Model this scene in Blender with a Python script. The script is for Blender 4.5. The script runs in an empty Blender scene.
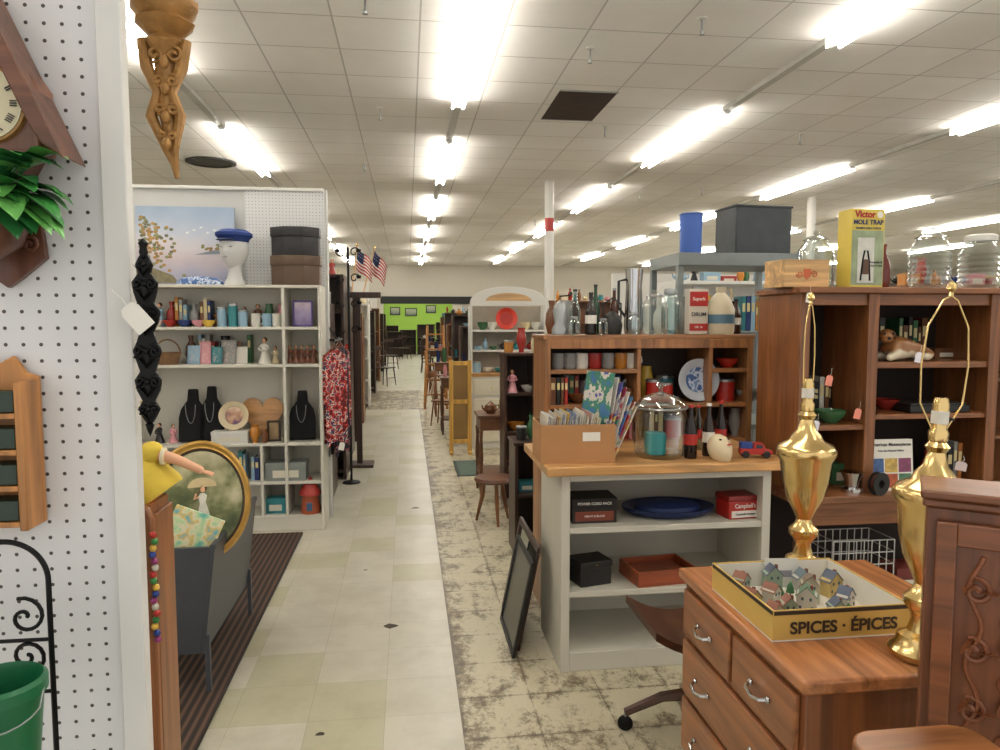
import bpy, bmesh, math, random
from mathutils import Vector, Matrix
pi=math.pi; rnd=random.Random(7)
C=bpy.context.scene.collection
# survey helper: bearing measured in the photo, true depth y known
def sx(u,y,v=320):
    a=(u-500)/722;b=(375-v)/722
    return y*(.1267+.9919*a+.0096*b)/(.989-.1271*a+.0752*b)
def sz(u,v,y):
    a=(u-500)/722;b=(375-v)/722
    return 1.6+y*(-.0759+.9971*b)/(.989-.1271*a+.0752*b)
# ---------------------------------------------------------------- materials
def lin(h):
    h=h.lstrip('#');o=[]
    for i in (0,2,4):
        c=int(h[i:i+2],16)/255;o.append(c/12.92 if c<=.04045 else ((c+.055)/1.055)**2.4)
    return o
MC={}
def _base(name):
    m=bpy.data.materials.new(name);m.use_nodes=True
    nt=m.node_tree;return m,nt,nt.nodes['Principled BSDF']
def plain(h,rough=.5,metal=0,var=.1,scale=9,spec=.5,bump=0):
    k=('p',h,rough,metal,var,scale,bump)
    if k in MC:return MC[k]
    m,nt,b=_base('surface_'+h.lstrip('#'));c=lin(h)
    tc=nt.nodes.new('ShaderNodeTexCoord');n=nt.nodes.new('ShaderNodeTexNoise');n.inputs['Scale'].default_value=scale;n.inputs['Detail'].default_value=4
    mx=nt.nodes.new('ShaderNodeMix');mx.data_type='RGBA'
    mx.inputs[6].default_value=[max(0,x*(1-var*1.6)) for x in c]+[1];mx.inputs[7].default_value=[min(1,x*(1+var*1.6)) for x in c]+[1]
    nt.links.new(tc.outputs['Object'],n.inputs['Vector']);nt.links.new(n.outputs['Fac'],mx.inputs[0]);nt.links.new(mx.outputs[2],b.inputs['Base Color'])
    b.inputs['Roughness'].default_value=rough;b.inputs['Metallic'].default_value=metal
    if bump:
        bp=nt.nodes.new('ShaderNodeBump');bp.inputs['Strength'].default_value=bump;bp.inputs['Distance'].default_value=.01
        nt.links.new(n.outputs['Fac'],bp.inputs['Height']);nt.links.new(bp.outputs['Normal'],b.inputs['Normal'])
    MC[k]=m;return m
def wood(h,axis='z',rough=.34,var=.42,scale=22):
    k=('w',h,axis,rough,var,scale)
    if k in MC:return MC[k]
    m,nt,b=_base('wood_'+h.lstrip('#'));c=lin(h)
    tc=nt.nodes.new('ShaderNodeTexCoord');mp=nt.nodes.new('ShaderNodeMapping')
    s=[1,1,1];s['xyz'.index(axis)]=.07;mp.inputs['Scale'].default_value=s
    n=nt.nodes.new('ShaderNodeTexNoise');n.inputs['Scale'].default_value=scale;n.inputs['Detail'].default_value=6;n.inputs['Distortion'].default_value=1.2
    r=nt.nodes.new('ShaderNodeValToRGB');e=r.color_ramp.elements
    e[0].position=.3;e[0].color=[x*(1-var) for x in c]+[1];e[1].position=.7;e[1].color=[min(1,x*(1+var)) for x in c]+[1]
    nt.links.new(tc.outputs['Object'],mp.inputs['Vector']);nt.links.new(mp.outputs['Vector'],n.inputs['Vector']);nt.links.new(n.outputs['Fac'],r.inputs['Fac']);nt.links.new(r.outputs['Color'],b.inputs['Base Color'])
    b.inputs['Roughness'].default_value=rough;MC[k]=m;return m
def ramp(name,stops,grad=(0,0,1),off=.5,amp=.5,scale=6,rough=.45,const=False,stretch=(1,1,1)):
    m,nt,b=_base(name)
    tc=nt.nodes.new('ShaderNodeTexCoord');dt=nt.nodes.new('ShaderNodeVectorMath');dt.operation='DOT_PRODUCT';dt.inputs[1].default_value=grad
    mp=nt.nodes.new('ShaderNodeMapping');mp.inputs['Scale'].default_value=stretch
    n=nt.nodes.new('ShaderNodeTexNoise');n.inputs['Scale'].default_value=scale;n.inputs['Detail'].default_value=5
    a=nt.nodes.new('ShaderNodeMath');a.operation='MULTIPLY_ADD';a.inputs[1].default_value=amp;a.inputs[2].default_value=off-amp/2
    s=nt.nodes.new('ShaderNodeMath');s.operation='ADD'
    r=nt.nodes.new('ShaderNodeValToRGB')
    if const:r.color_ramp.interpolation='CONSTANT'
    el=r.color_ramp.elements
    while len(el)<len(stops):el.new(.5)
    for i,(p,h) in enumerate(stops):el[i].position=p;el[i].color=lin(h)+[1]
    L=nt.links.new
    L(tc.outputs['Object'],dt.inputs[0]);L(tc.outputs['Object'],mp.inputs['Vector']);L(mp.outputs['Vector'],n.inputs['Vector']);L(n.outputs['Fac'],a.inputs[0]);L(a.outputs[0],s.inputs[0]);L(dt.outputs['Value'],s.inputs[1]);L(s.outputs[0],r.inputs['Fac']);L(r.outputs['Color'],b.inputs['Base Color'])
    b.inputs['Roughness'].default_value=rough;return m
def tiles(name,c1,c2,mort,w,h,ox=0,oy=0,ms=.004,rough=.4,dirt=.25,bias=0,dscale=1.5,dcol='#6b6250',spot=None,spots=(.6,.75)):
    m,nt,b=_base(name);L=nt.links.new
    tc=nt.nodes.new('ShaderNodeTexCoord');mp=nt.nodes.new('ShaderNodeMapping');mp.inputs['Location'].default_value=(-ox,-oy,0)
    def brick(a,bb,mo,bi,mm):
        br=nt.nodes.new('ShaderNodeTexBrick');br.offset=0;br.squash=1
        br.inputs['Color1'].default_value=a;br.inputs['Color2'].default_value=bb;br.inputs['Mortar'].default_value=mo
        br.inputs['Scale'].default_value=1;br.inputs['Mortar Size'].default_value=mm;br.inputs['Brick Width'].default_value=w;br.inputs['Row Height'].default_value=h;br.inputs['Bias'].default_value=bi;br.inputs['Mortar Smooth'].default_value=.1
        L(mp.outputs['Vector'],br.inputs['Vector']);return br
    L(tc.outputs['Object'],mp.inputs['Vector'])
    br=brick(lin(c1)+[1],lin(c2)+[1],lin(mort)+[1],bias,ms)
    n=nt.nodes.new('ShaderNodeTexNoise');n.inputs['Scale'].default_value=dscale;n.inputs['Detail'].default_value=9;n.inputs['Roughness'].default_value=.7
    r=nt.nodes.new('ShaderNodeValToRGB');r.color_ramp.elements[0].position=.42;r.color_ramp.elements[0].color=(0,0,0,1);r.color_ramp.elements[1].position=.8;r.color_ramp.elements[1].color=(1,1,1,1)
    ml=nt.nodes.new('ShaderNodeMath');ml.operation='MULTIPLY';ml.inputs[1].default_value=dirt
    mx=nt.nodes.new('ShaderNodeMix');mx.data_type='RGBA';mx.inputs[7].default_value=lin(dcol)+[1]
    L(tc.outputs['Object'],n.inputs['Vector']);L(n.outputs['Fac'],r.inputs['Fac']);L(r.outputs['Color'],ml.inputs[0]);L(ml.outputs[0],mx.inputs[0])
    src=br.outputs['Color']
    if spot:
        b2=brick((0,0,0,1),(1,1,1,1),(0,0,0,1),0,0)
        r2=nt.nodes.new('ShaderNodeValToRGB');r2.color_ramp.elements[0].position=spots[0];r2.color_ramp.elements[0].color=(0,0,0,1);r2.color_ramp.elements[1].position=spots[1];r2.color_ramp.elements[1].color=(.9,.9,.9,1)
        m2=nt.nodes.new('ShaderNodeMix');m2.data_type='RGBA';m2.blend_type='MULTIPLY';m2.inputs[7].default_value=lin(spot)+[1]
        L(b2.outputs['Color'],r2.inputs['Fac']);L(r2.outputs['Color'],m2.inputs[0]);L(src,m2.inputs[6]);src=m2.outputs[2]
    L(src,mx.inputs[6]);L(mx.outputs[2],b.inputs['Base Color'])
    b.inputs['Roughness'].default_value=rough;return m
def glass(h='#f2f7f6',f=.5,rough=.03):
    k=('g',h,f)
    if k in MC:return MC[k]
    m=bpy.data.materials.new('glass_'+h.lstrip('#'));m.use_nodes=True;nt=m.node_tree
    for n in list(nt.nodes):nt.nodes.remove(n)
    o=nt.nodes.new('ShaderNodeOutputMaterial');mx=nt.nodes.new('ShaderNodeMixShader');t=nt.nodes.new('ShaderNodeBsdfTransparent');t.inputs[0].default_value=lin(h)+[1]
    gl=nt.nodes.new('ShaderNodeBsdfGlossy');gl.inputs['Roughness'].default_value=rough;gl.inputs['Color'].default_value=(.92,.95,.95,1)
    lw=nt.nodes.new('ShaderNodeLayerWeight');lw.inputs['Blend'].default_value=f
    L=nt.links.new;L(lw.outputs['Facing'],mx.inputs[0]);L(t.outputs[0],mx.inputs[1]);L(gl.outputs[0],mx.inputs[2]);L(mx.outputs[0],o.inputs[0]);MC[k]=m;return m
def emit(h,s):
    m,nt,b=_base('lamp_glow');b.inputs['Emission Color'].default_value=lin(h)+[1];b.inputs['Emission Strength'].default_value=s;return m
def pegmat():
    m,nt,b=_base('pegboard_white');L=nt.links.new
    tc=nt.nodes.new('ShaderNodeTexCoord')
    sc=nt.nodes.new('ShaderNodeVectorMath');sc.operation='SCALE';sc.inputs['Scale'].default_value=1/.0254
    fr=nt.nodes.new('ShaderNodeVectorMath');fr.operation='FRACTION'
    sb=nt.nodes.new('ShaderNodeVectorMath');sb.operation='SUBTRACT';sb.inputs[1].default_value=(.5,.5,.5)
    mu=nt.nodes.new('ShaderNodeVectorMath');mu.operation='MULTIPLY';mu.inputs[1].default_value=(1,0,1)
    ln=nt.nodes.new('ShaderNodeVectorMath');ln.operation='LENGTH'
    lt=nt.nodes.new('ShaderNodeMath');lt.operation='LESS_THAN';lt.inputs[1].default_value=.115
    mx=nt.nodes.new('ShaderNodeMix');mx.data_type='RGBA';mx.inputs[6].default_value=lin('#d9d9d9')+[1];mx.inputs[7].default_value=lin('#4a453f')+[1]
    L(tc.outputs['Object'],sc.inputs[0]);L(sc.outputs[0],fr.inputs[0]);L(fr.outputs[0],sb.inputs[0]);L(sb.outputs[0],mu.inputs[0]);L(mu.outputs[0],ln.inputs[0]);L(ln.outputs['Value'],lt.inputs[0]);L(lt.outputs[0],mx.inputs[0]);L(mx.outputs[2],b.inputs['Base Color'])
    b.inputs['Roughness'].default_value=.5;return m
# ---------------------------------------------------------------- geometry accumulator
class G:
    def __init__(s):s.v=[];s.f=[];s.m=[];s.sm=[];s.mats=[];s.T=Matrix()
    def add(s,vs,fs,m,smooth=False):
        if m not in s.mats:s.mats.append(m)
        i=s.mats.index(m);o=len(s.v);s.v+=[s.T@Vector(v) for v in vs]
        for f in fs:s.f.append([k+o for k in f]);s.m.append(i);s.sm.append(smooth)
        return s
    def box(s,x0,x1,y0,y1,z0,z1,m):
        return s.add([(x0,y0,z0),(x1,y0,z0),(x1,y1,z0),(x0,y1,z0),(x0,y0,z1),(x1,y0,z1),(x1,y1,z1),(x0,y1,z1)],
          [(0,3,2,1),(4,5,6,7),(0,1,5,4),(1,2,6,5),(2,3,7,6),(3,0,4,7)],m)
    def lathe(s,prof,m,c=(0,0,0),seg=20,ax=1,ay=1):
        vs=[];rings=[]
        for r,z in prof:
            if r<1e-6:rings.append([len(vs)]);vs.append((c[0],c[1],c[2]+z))
            else:
                rings.append(list(range(len(vs),len(vs)+seg)))
                vs+=[(c[0]+r*ax*math.cos(2*pi*i/seg),c[1]+r*ay*math.sin(2*pi*i/seg),c[2]+z) for i in range(seg)]
        fs=[]
        for a,b in zip(rings,rings[1:]):
            if len(a)==1 and len(b)==1:continue
            for i in range(seg):
                j=(i+1)%seg
                if len(a)==1:fs.append((a[0],b[j],b[i]))
                elif len(b)==1:fs.append((a[i],a[j],b[0]))
                else:fs.append((a[i],a[j],b[j],b[i]))
        return s.add(vs,fs,m,True)
    def cyl(s,c,r,h,m,seg=20,r2=None):
        r2=r if r2 is None else r2
        return s.lathe([(0,0),(r,0),(r2,h),(0,h)],m,c,seg)
    def sph(s,c,rx,ry,rz,m,seg=14,n=8):
        return s.lathe([(rx*math.sin(pi*i/n) if 0<i<n else 0,-rz*math.cos(pi*i/n)) for i in range(n+1)],m,c,seg,1,ry/rx)
    def tube(s,pts,r,m,seg=7,closed=False):
        P=[Vector(p) for p in pts];n=len(P);R=r if isinstance(r,(list,tuple)) else [r]*n
        vs=[];up=None
        for i in range(n):
            if closed:t=(P[(i+1)%n]-P[i-1])
            else:t=P[min(i+1,n-1)]-P[max(i-1,0)]
            t.normalize()
            if up is None:
                up=Vector((0,0,1)) if abs(t.z)<.9 else Vector((1,0,0))
            x=up-t*up.dot(t)
            if x.length<1e-5:x=t.orthogonal()
            x.normalize();y=t.cross(x);up=x
            vs+=[P[i]+(x*math.cos(2*pi*k/seg)+y*math.sin(2*pi*k/seg))*R[i] for k in range(seg)]
        fs=[]
        for i in range(n if closed else n-1):
            a=i*seg;b=((i+1)%n)*seg
            fs+=[(a+k,a+(k+1)%seg,b+(k+1)%seg,b+k) for k in range(seg)]
        if not closed:fs+=[tuple(range(seg))[::-1],tuple((n-1)*seg+k for k in range(seg))]
        return s.add(vs,fs,m,True)
    def prism(s,pts,y0,y1,m,smooth=False):
        n=len(pts);vs=[(x,y0,z) for x,z in pts]+[(x,y1,z) for x,z in pts]
        fs=[tuple(range(n)),tuple(range(2*n-1,n-1,-1))]+[(i,(i+1)%n,n+(i+1)%n,n+i)[::-1] for i in range(n)]
        return s.add(vs,fs,m,smooth)
    def prismz(s,pts,z0,z1,m):
        n=len(pts);vs=[(x,y,z0) for x,y in pts]+[(x,y,z1) for x,y in pts]
        fs=[tuple(range(n))[::-1],tuple(range(n,2*n))]+[(i,(i+1)%n,n+(i+1)%n,n+i) for i in range(n)]
        return s.add(vs,fs,m)
    def grid(s,fn,nu,nv,m,mf=None):
        vs=[fn(i/nu,j/nv) for j in range(nv+1) for i in range(nu+1)]
        if mf is None:
            return s.add(vs,[(j*(nu+1)+i,j*(nu+1)+i+1,(j+1)*(nu+1)+i+1,(j+1)*(nu+1)+i) for j in range(nv) for i in range(nu)],m,True)
        o=len(s.v);s.v+=[s.T@Vector(v) for v in vs]
        for j in range(nv):
            for i in range(nu):
                mm=mf(i,j)
                if mm not in s.mats:s.mats.append(mm)
                s.f.append([o+j*(nu+1)+i,o+j*(nu+1)+i+1,o+(j+1)*(nu+1)+i+1,o+(j+1)*(nu+1)+i]);s.m.append(s.mats.index(mm));s.sm.append(True)
        return s
    def mesh(s,name):
        me=bpy.data.meshes.new(name);me.from_pydata([tuple(v) for v in s.v],[],s.f)
        for m in s.mats:me.materials.append(m)
        me.polygons.foreach_set('material_index',s.m);me.polygons.foreach_set('use_smooth',s.sm)
        bm=bmesh.new();bm.from_mesh(me);bmesh.ops.recalc_face_normals(bm,faces=bm.faces);bm.to_mesh(me);bm.free()
        try:me.set_sharp_from_angle(angle=math.radians(42))
        except Exception:pass
        return me
W={}
def _tag(o,label=None,cat=None,group=None):
    if label:o['label']=label
    if cat:o['category']=cat
    if group:o['group']=group
def thing(name,label,cat,loc=(0,0,0),rz=0,group=None,rx=0,ry=0):
    e=bpy.data.objects.new(name,None);e.empty_display_size=.05;C.objects.link(e);e.location=loc;e.rotation_euler=(rx,ry,rz)
    _tag(e,label,cat,group);W[e.name]=Vector(loc);return e
def part(g,name,parent,loc=(0,0,0),rot=(0,0,0),label=None,bev=0):
    o=bpy.data.objects.new(name,g.mesh(name));C.objects.link(o);o.parent=parent;o.location=loc;o.rotation_euler=rot
    _tag(o,label);W[o.name]=W.get(parent.name,Vector())+Vector(loc)
    if bev:_bev(o,bev)
    return o
def _bev(o,b):
    md=o.modifiers.new('edge','BEVEL');md.width=b;md.segments=2;md.limit_method='ANGLE';md.angle_limit=.6
def solo(g,name,label,cat,loc=(0,0,0),rz=0,group=None,rx=0,ry=0,bev=0):
    o=bpy.data.objects.new(name,g.mesh(name));C.objects.link(o);o.location=loc;o.rotation_euler=(rx,ry,rz);_tag(o,label,cat,group);W[o.name]=Vector(loc)
    if bev:_bev(o,bev)
    return o
def wb(e,name,x0,x1,y0,y1,z0,z1,m,bev=.003,label=None):
    c=Vector(((x0+x1)/2,(y0+y1)/2,z0));l=c-W[e.name]
    return part(G().box(x0-c.x,x1-c.x,y0-c.y,y1-c.y,0,z1-z0,m),name,e,l,bev=bev,label=label)
def struct(g,name):
    o=bpy.data.objects.new(name,g.mesh(name));C.objects.link(o);o['kind']='structure';return o
def text(body,size,m,parent,loc,rot=(pi/2,0,0),name='lettering',align='CENTER',ext=.0006,bold=.012,wide=1):
    cu=bpy.data.curves.new('t','FONT');cu.body=body;cu.size=size;cu.extrude=ext;cu.align_x=align;cu.align_y='CENTER';cu.offset=size*bold
    ob=bpy.data.objects.new('t',cu);C.objects.link(ob)
    dg=bpy.context.evaluated_depsgraph_get()
    me=bpy.data.meshes.new_from_object(ob.evaluated_get(dg));bpy.data.objects.remove(ob)
    me.materials.clear();me.materials.append(m)
    o=bpy.data.objects.new(name,me);C.objects.link(o);o.parent=parent;o.location=loc;o.rotation_euler=rot;o.scale=(wide,1,1);return o
# ---------------------------------------------------------------- palette
WHITE=plain('#dad8d1',.45,0,.04,3);CREAM=plain('#d9d3bf',.4,0,.05);BLACK=plain('#161514',.5,0,.2);IRON=plain('#121212',.45,.6,.2)
BRASS=plain('#dfc184',.22,1,.05);GOLD=plain('#c0964a',.35,.45,.2,30,bump=.4);GOLDD=plain('#a07640',.45,.25,.35,45,bump=.5);CHROME=plain('#c9cacc',.15,1,.05);STEEL=plain('#9c9fa0',.35,.8,.1)
GL=glass();GLB=glass('#d3e4e6',.5);PAPER=plain('#e2ded3',.7,0,.05);RED=plain('#a8241c',.4,0,.1);NAVY=plain('#16264f',.6,0,.15);BLUE=plain('#2a55b5',.4,0,.1)
DKW=wood('#35221a');BRW=wood('#754b2c');BRWX=wood('#754b2c','x');PINE=wood('#b98b56','x');PINEZ=wood('#c9964e')
VELVET=plain('#0c0c0e',.95,0,.1);SKIN=plain('#e0ab88',.5,0,.05);TERR=plain('#a04e2c',.6,0,.1);TAGM=plain('#e6e3da',.7,0,.03)
PAL=[('white','#dcd8cc'),('cream','#d0c09a'),('red','#9c2b22'),('dark blue','#22356b'),('brown','#6b4226'),('green','#3d6b45'),('amber','#b4752c'),('black','#1c1b1b'),('pale blue','#8fb0c4'),('grey','#8a8a86'),('pink','#cf8f96'),('teal','#2f7f86'),('yellow','#d1ad45')]
PD=dict(PAL)
# ---------------------------------------------------------------- generic goods
def vase(loc,r,h,col,kind,where,grp):
    P=[[(0,0),(.6,0),(1,.3),(.9,.6),(.35,.8),(.5,1),(.42,1),(.28,.82),(0,.7)],[(0,0),(.5,0),(.45,.08),(.95,.45),(.8,.75),(.6,.85),(.75,1),(.66,1),(.5,.85),(0,.6)],[(0,0),(.7,0),(.75,.05),(.85,.6),(.6,.9),(.65,1),(.55,1),(0,.6)]][kind%3]
    return solo(G().lathe([(a*r,b*h) for a,b in P],plain(col[1],.25)),'vase',f'{col[0]} glazed vase on {where}','vase',loc,0,grp)
def tin(loc,r,h,col,where,grp):
    e=thing('tin_canister',f'{col[0]} round lidded tin on {where}','tin',loc,0,grp)
    part(G().lathe([(0,0),(r,0),(r,h*.86),(0,h*.86)],plain(col[1],.3)),'body',e)
    part(G().lathe([(0,0),(r*1.05,0),(r*1.05,h*.1),(r*.9,h*.14),(0,h*.14)],STEEL),'lid',e,(0,0,h*.86));return e
def carton(loc,w,d,h,col,where,grp=None,name='small_box',label=None,rz=0,lab='#d8d2c0'):
    e=thing(name,label or f'{col[0]} lidded cardboard box on {where}','box',loc,rz,grp)
    m=plain(col[1],.5)
    part(G().box(-w/2,w/2,-d/2,d/2,0,h*.72,m),'body',e,bev=.001)
    part(G().box(-w/2-.002,w/2+.002,-d/2-.002,d/2+.002,0,h*.28,m),'lid',e,(0,0,h*.72),bev=.001)
    part(G().box(-w*.32,w*.32,-.001,0,0,h*.4,plain(lab,.6)),'label_panel',e,(0,-d/2-.001,h*.18));return e
def mug(loc,r,h,col,where,grp,rz=None):
    e=thing('mug',f'{col[0]} ceramic mug on {where}','mug',loc,rnd.uniform(-.6,.6) if rz is None else rz,grp);m=plain(col[1],.2)
    part(G().lathe([(0,0),(r*.85,0),(r,h*.15),(r,h),(r*.9,h),(r*.88,h*.15),(0,h*.1)],m),'body',e)
    part(G().tube([(r*.95,0,h*.8),(r*1.5,0,h*.75),(r*1.6,0,h*.45),(r*1.3,0,h*.2),(r*.95,0,h*.2)],r*.13,m),'handle',e);return e
def bowl(loc,r,h,col,where,grp):
    return solo(G().lathe([(0,0),(r*.45,0),(r*.5,h*.1),(r*.9,h*.6),(r,h),(r*.95,h),(r*.8,h*.6),(0,h*.15)],plain(col[1],.2)),'bowl',f'{col[0]} ceramic bowl on {where}','bowl',loc,0,grp)
def teapot(loc,r,col,where,grp=None):
    e=thing('teapot',f'{col[0]} lidded teapot on {where}','teapot',loc,rnd.uniform(-.5,.5),grp);m=plain(col[1],.2)
    part(G().lathe([(0,0),(r*.6,0),(r,r*.6),(r*.9,r*1.2),(r*.5,r*1.5),(0,r*1.5)],m),'body',e)
    part(G().lathe([(0,0),(r*.5,0),(r*.3,r*.2),(r*.08,r*.25),(r*.12,r*.4),(0,r*.45)],m),'lid',e,(0,0,r*1.5))
    part(G().tube([(-r*.8,0,r*.5),(-r*1.3,0,r*.8),(-r*1.5,0,r*1.35)],[r*.25,r*.15,r*.1],m),'spout',e)
    part(G().tube([(r*.8,0,r*1.2),(r*1.4,0,r*1.2),(r*1.5,0,r*.7),(r*.9,0,r*.4)],r*.1,m),'handle',e);return e
def book(loc,t,d,h,col,where,grp,rz=0,ry=0):
    g=G();m=plain(col[1],.5)
    g.box(-t/2,t/2,0,.003,0,h,m);g.box(-t/2,-t/2+.002,0,d,0,h,m);g.box(t/2-.002,t/2,0,d,0,h,m);g.box(-t/2+.002,t/2-.002,.003,d-.004,.003,h-.003,PAPER);g.box(-t*.3,t*.3,-.0006,0,h*.55,h*.8,plain('#d8c890',.5))
    return solo(g,'book',f'{col[0]} hardback book upright on {where}','book',loc,rz,grp,ry=ry)
def headg(g,c,s,m,nu=22,nv=18):
    def f(a,b):
        th=2*pi*a;ph=pi*b
        x=math.sin(ph)*math.sin(th);y=-math.sin(ph)*math.cos(th);z=-math.cos(ph)
        E=math.exp;X=x*.76*(1-.22*max(0,-z));Y=y*.92;Z=z*1.12
        if y<0:
            Y-=.24*E(-(x/.13)**2-((z+.12)/.17)**2);Y+=.09*E(-((abs(x)-.3)/.13)**2-((z-.1)/.1)**2)
            Y-=.08*E(-(x/.22)**2-((z+.46)/.07)**2);Y-=.1*E(-(x/.22)**2-((z+.8)/.16)**2)
        return (c[0]+X*s,c[1]+Y*s,c[2]+Z*s)
    g.grid(f,nu,nv,m)
def figurine(loc,h,col,where,grp):
    r=h*.17;m=plain(col[1],.3)
    e=thing('figurine',f'small {col[0]} porcelain figurine on {where}','figurine',loc,rnd.uniform(-.6,.6),grp)
    part(G().lathe([(0,0),(r*1.5,0),(r*1.5,h*.04),(r*1.35,h*.08),(r*.6,h*.5),(r*.9,h*.66),(r*.75,h*.74),(r*.3,h*.78),(0,h*.79)],m,seg=14),'gown',e)
    part(G().tube([(-r*.8,0,h*.7),(-r*1.2,-r*.4,h*.55),(-r*.2,-r*1.1,h*.5),(r*.2,-r*1.1,h*.5),(r*1.2,-r*.4,h*.55),(r*.8,0,h*.7)],r*.22,m),'arms',e)
    g=G();headg(g,(0,0,h*.88),h*.1,SKIN,10,8);part(g,'head',e)
    part(G().sph((0,h*.02,h*.91),h*.1,h*.09,h*.1,plain('#5a3a20',.6),10,6),'hair',e);return e
def goods(x0,x1,y,z,hm,seed,where,kinds='vtcmbkfo',pal=None,dens=1.0):
    r=random.Random(seed);x=x0;pal=pal or PAL
    while x<x1-.03:
        k=r.choice(kinds);c=r.choice(pal);gy=y+r.uniform(-.03,.03)
        if k=='v':q=r.uniform(.03,.05);h=r.uniform(.55,.95)*hm;h=min(h,q*5);x+=q;vase((x,gy,z),q,h,c,r.randint(0,2),where,'vases on '+where);x+=q
        elif k=='t':q=r.uniform(.035,.055);x+=q;tin((x,gy,z),q,min(hm*.8,q*2.6),c,where,'tins on '+where);x+=q
        elif k=='c':q=r.uniform(.05,.09);x+=q;carton((x,gy,z),q*1.9,.1,min(hm*.7,r.uniform(.05,.13)),c,where,'boxes on '+where);x+=q
        elif k=='m':x+=.05;mug((x,gy,z),.035,.08,c,where,'mugs on '+where);x+=.06
        elif k=='b':q=r.uniform(.05,.08);x+=q;bowl((x,gy,z),q,q*.8,c,where,'bowls on '+where);x+=q
        elif k=='k':
            for i in range(r.randint(3,6)):
                t=r.uniform(.018,.035);c=r.choice(pal);x+=t/2
                if x>x1:break
                book((x,gy-.04,z),t,.12,min(hm*.92,r.uniform(.16,.23)),c,where,'books on '+where);x+=t/2+.001
        elif k=='f':x+=.04;figurine((x,gy,z),min(hm*.85,r.uniform(.12,.2)),c,where,'figurines on '+where);x+=.04
        elif k=='o':x+=.08;teapot((x,gy,z),min(.055,hm*.42),c,where,'teapots on '+where);x+=.09
        x+=r.uniform(.01,.05)/dens
def jar(loc,r,h,label,lidm=None,m=None,grp=None,ribs=False,name='glass_jar'):
    e=thing(name,label,'jar',loc,0,grp);m=m or GL
    p=[(0,.004),(r*.9,0),(r,h*.06),(r,h*.62),(r*.95,h*.7),(r*.66,h*.8),(r*.64,h*.86),(r*.72,h*.87)]
    if ribs:p=[(0,.004),(r*.8,0),(r*.9,h*.05)]+[(r*(1 if i%2 else .93),h*(.08+.05*i)) for i in range(12)]+[(r*.7,h*.8),(r*.66,h*.86)]
    part(G().lathe(p,m,seg=28),'body',e)
    if lidm:part(G().lathe([(r*.72,0),(r*.74,h*.02),(r*.74,h*.1),(r*.6,h*.13),(0,h*.13)],lidm),'lid',e,(0,0,h*.86))
    else:part(G().lathe([(r*.74,0),(r*.5,h*.05),(r*.15,h*.07),(r*.1,h*.09),(r*.22,h*.12),(r*.15,h*.16),(0,h*.165)],m),'lid',e,(0,0,h*.86))
    return e
def bottle(loc,r,h,label,m,cap,labm=None,grp=None):
    e=thing('bottle',label,'bottle',loc,0,grp)
    part(G().lathe([(0,0),(r*.95,0),(r,h*.04),(r*.92,h*.3),(r,h*.5),(r*.75,h*.65),(r*.38,h*.8),(r*.34,h*.95),(0,h*.95)],m),'body',e)
    part(G().cyl((0,0,0),r*.42,h*.05,cap),'cap',e,(0,0,h*.95))
    if labm:part(G().lathe([(r*1.01,0),(r*1.0,h*.2)],labm),'label_band',e,(0,0,h*.26))
    return e
def frame_pic(name,label,loc,w,h,fm,pm,b=.03,d=.02,rz=0,rx=0,ry=0,grp=None):
    e=thing(name,label,'picture',loc,rz,grp,rx,ry);g=G()
    g.box(-w/2,w/2,-d,0,0,b,fm);g.box(-w/2,w/2,-d,0,h-b,h,fm);g.box(-w/2,-w/2+b,-d,0,b,h-b,fm);g.box(w/2-b,w/2,-d,0,b,h-b,fm)
    part(g,'frame',e,bev=b*.15);part(G().box(-w/2+b,w/2-b,-d*.4,-.002,-(h/2-b),h/2-b,pm),'picture',e,(0,0,h/2));return e
def tag(loc,w=.03,h=.045,rz=0,ry=.2,col=TAGM,where='shelf edge'):
    e=thing('price_tag',f'small paper price tag on string on {where}','tag',loc,rz,'price tags',0,ry)
    part(G().prism([(-w/2,-h),(w/2,-h),(w/2,-h*.2),(w*.3,0),(-w*.3,0),(-w/2,-h*.2)],-.001,0,col),'card',e)
    part(G().tube([(0,0,-h*.08),(w*.1,-.002,h*.3),(0,0,h*.7)],.0008,PAPER,5),'string',e);return e
def shelving(name,label,cat,x0,x1,y0,y1,z0,z1,sh,m,t=.02,div=(),back=None,plinth=0,over=0,stile=0,ms=None):
    e=thing(name,label,cat,((x0+x1)/2,(y0+y1)/2,z0));ms=ms or m
    for a in (x0,x1-t):wb(e,'side_panel',a,a+t,y0,y1,z0,z1-t,m)
    wb(e,'top_panel',x0-over,x1+over,y0-over,y1,z1-t,z1,ms)
    wb(e,'back_panel',x0+t,x1-t,y1-.01,y1,z0,z1-t,back or m,0)
    for zz in sh:
        wb(e,'shelf',x0+t,x1-t,y0+.004,y1-.01,zz-t,zz,ms)
    for d in div:
        a,b=(z0,z1-t) if len(d)==1 else (d[1],d[2])
        wb(e,'divider',d[0]-t/2,d[0]+t/2,y0+.002,y1-.01,a,b,m)
    if plinth:wb(e,'plinth',x0+t,x1-t,y0+.01,y0+.03,z0,z0+plinth,m)
    if stile:
        g=G();cx,cy=(x0+x1)/2,(y0+y1)/2
        for a in (x0,x1-stile):g.box(a-cx,a+stile-cx,y0-.012-cy,y0-cy-.0005,0,z1-t-z0,m)
        g.box(x0+stile-cx,x1-stile-cx,y0-.012-cy,y0-cy-.0005,z1-t-.05-z0,z1-t-z0,m);part(g,'face_frame',e,bev=.002)
    return e
def sc(cx,cz,r0,r1,a0,a1,n=22,y=0):return [(cx+(r0+(r1-r0)*i/n)*math.cos(a0+(a1-a0)*i/n),y,cz+(r0+(r1-r0)*i/n)*math.sin(a0+(a1-a0)*i/n)) for i in range(n+1)]
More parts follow.
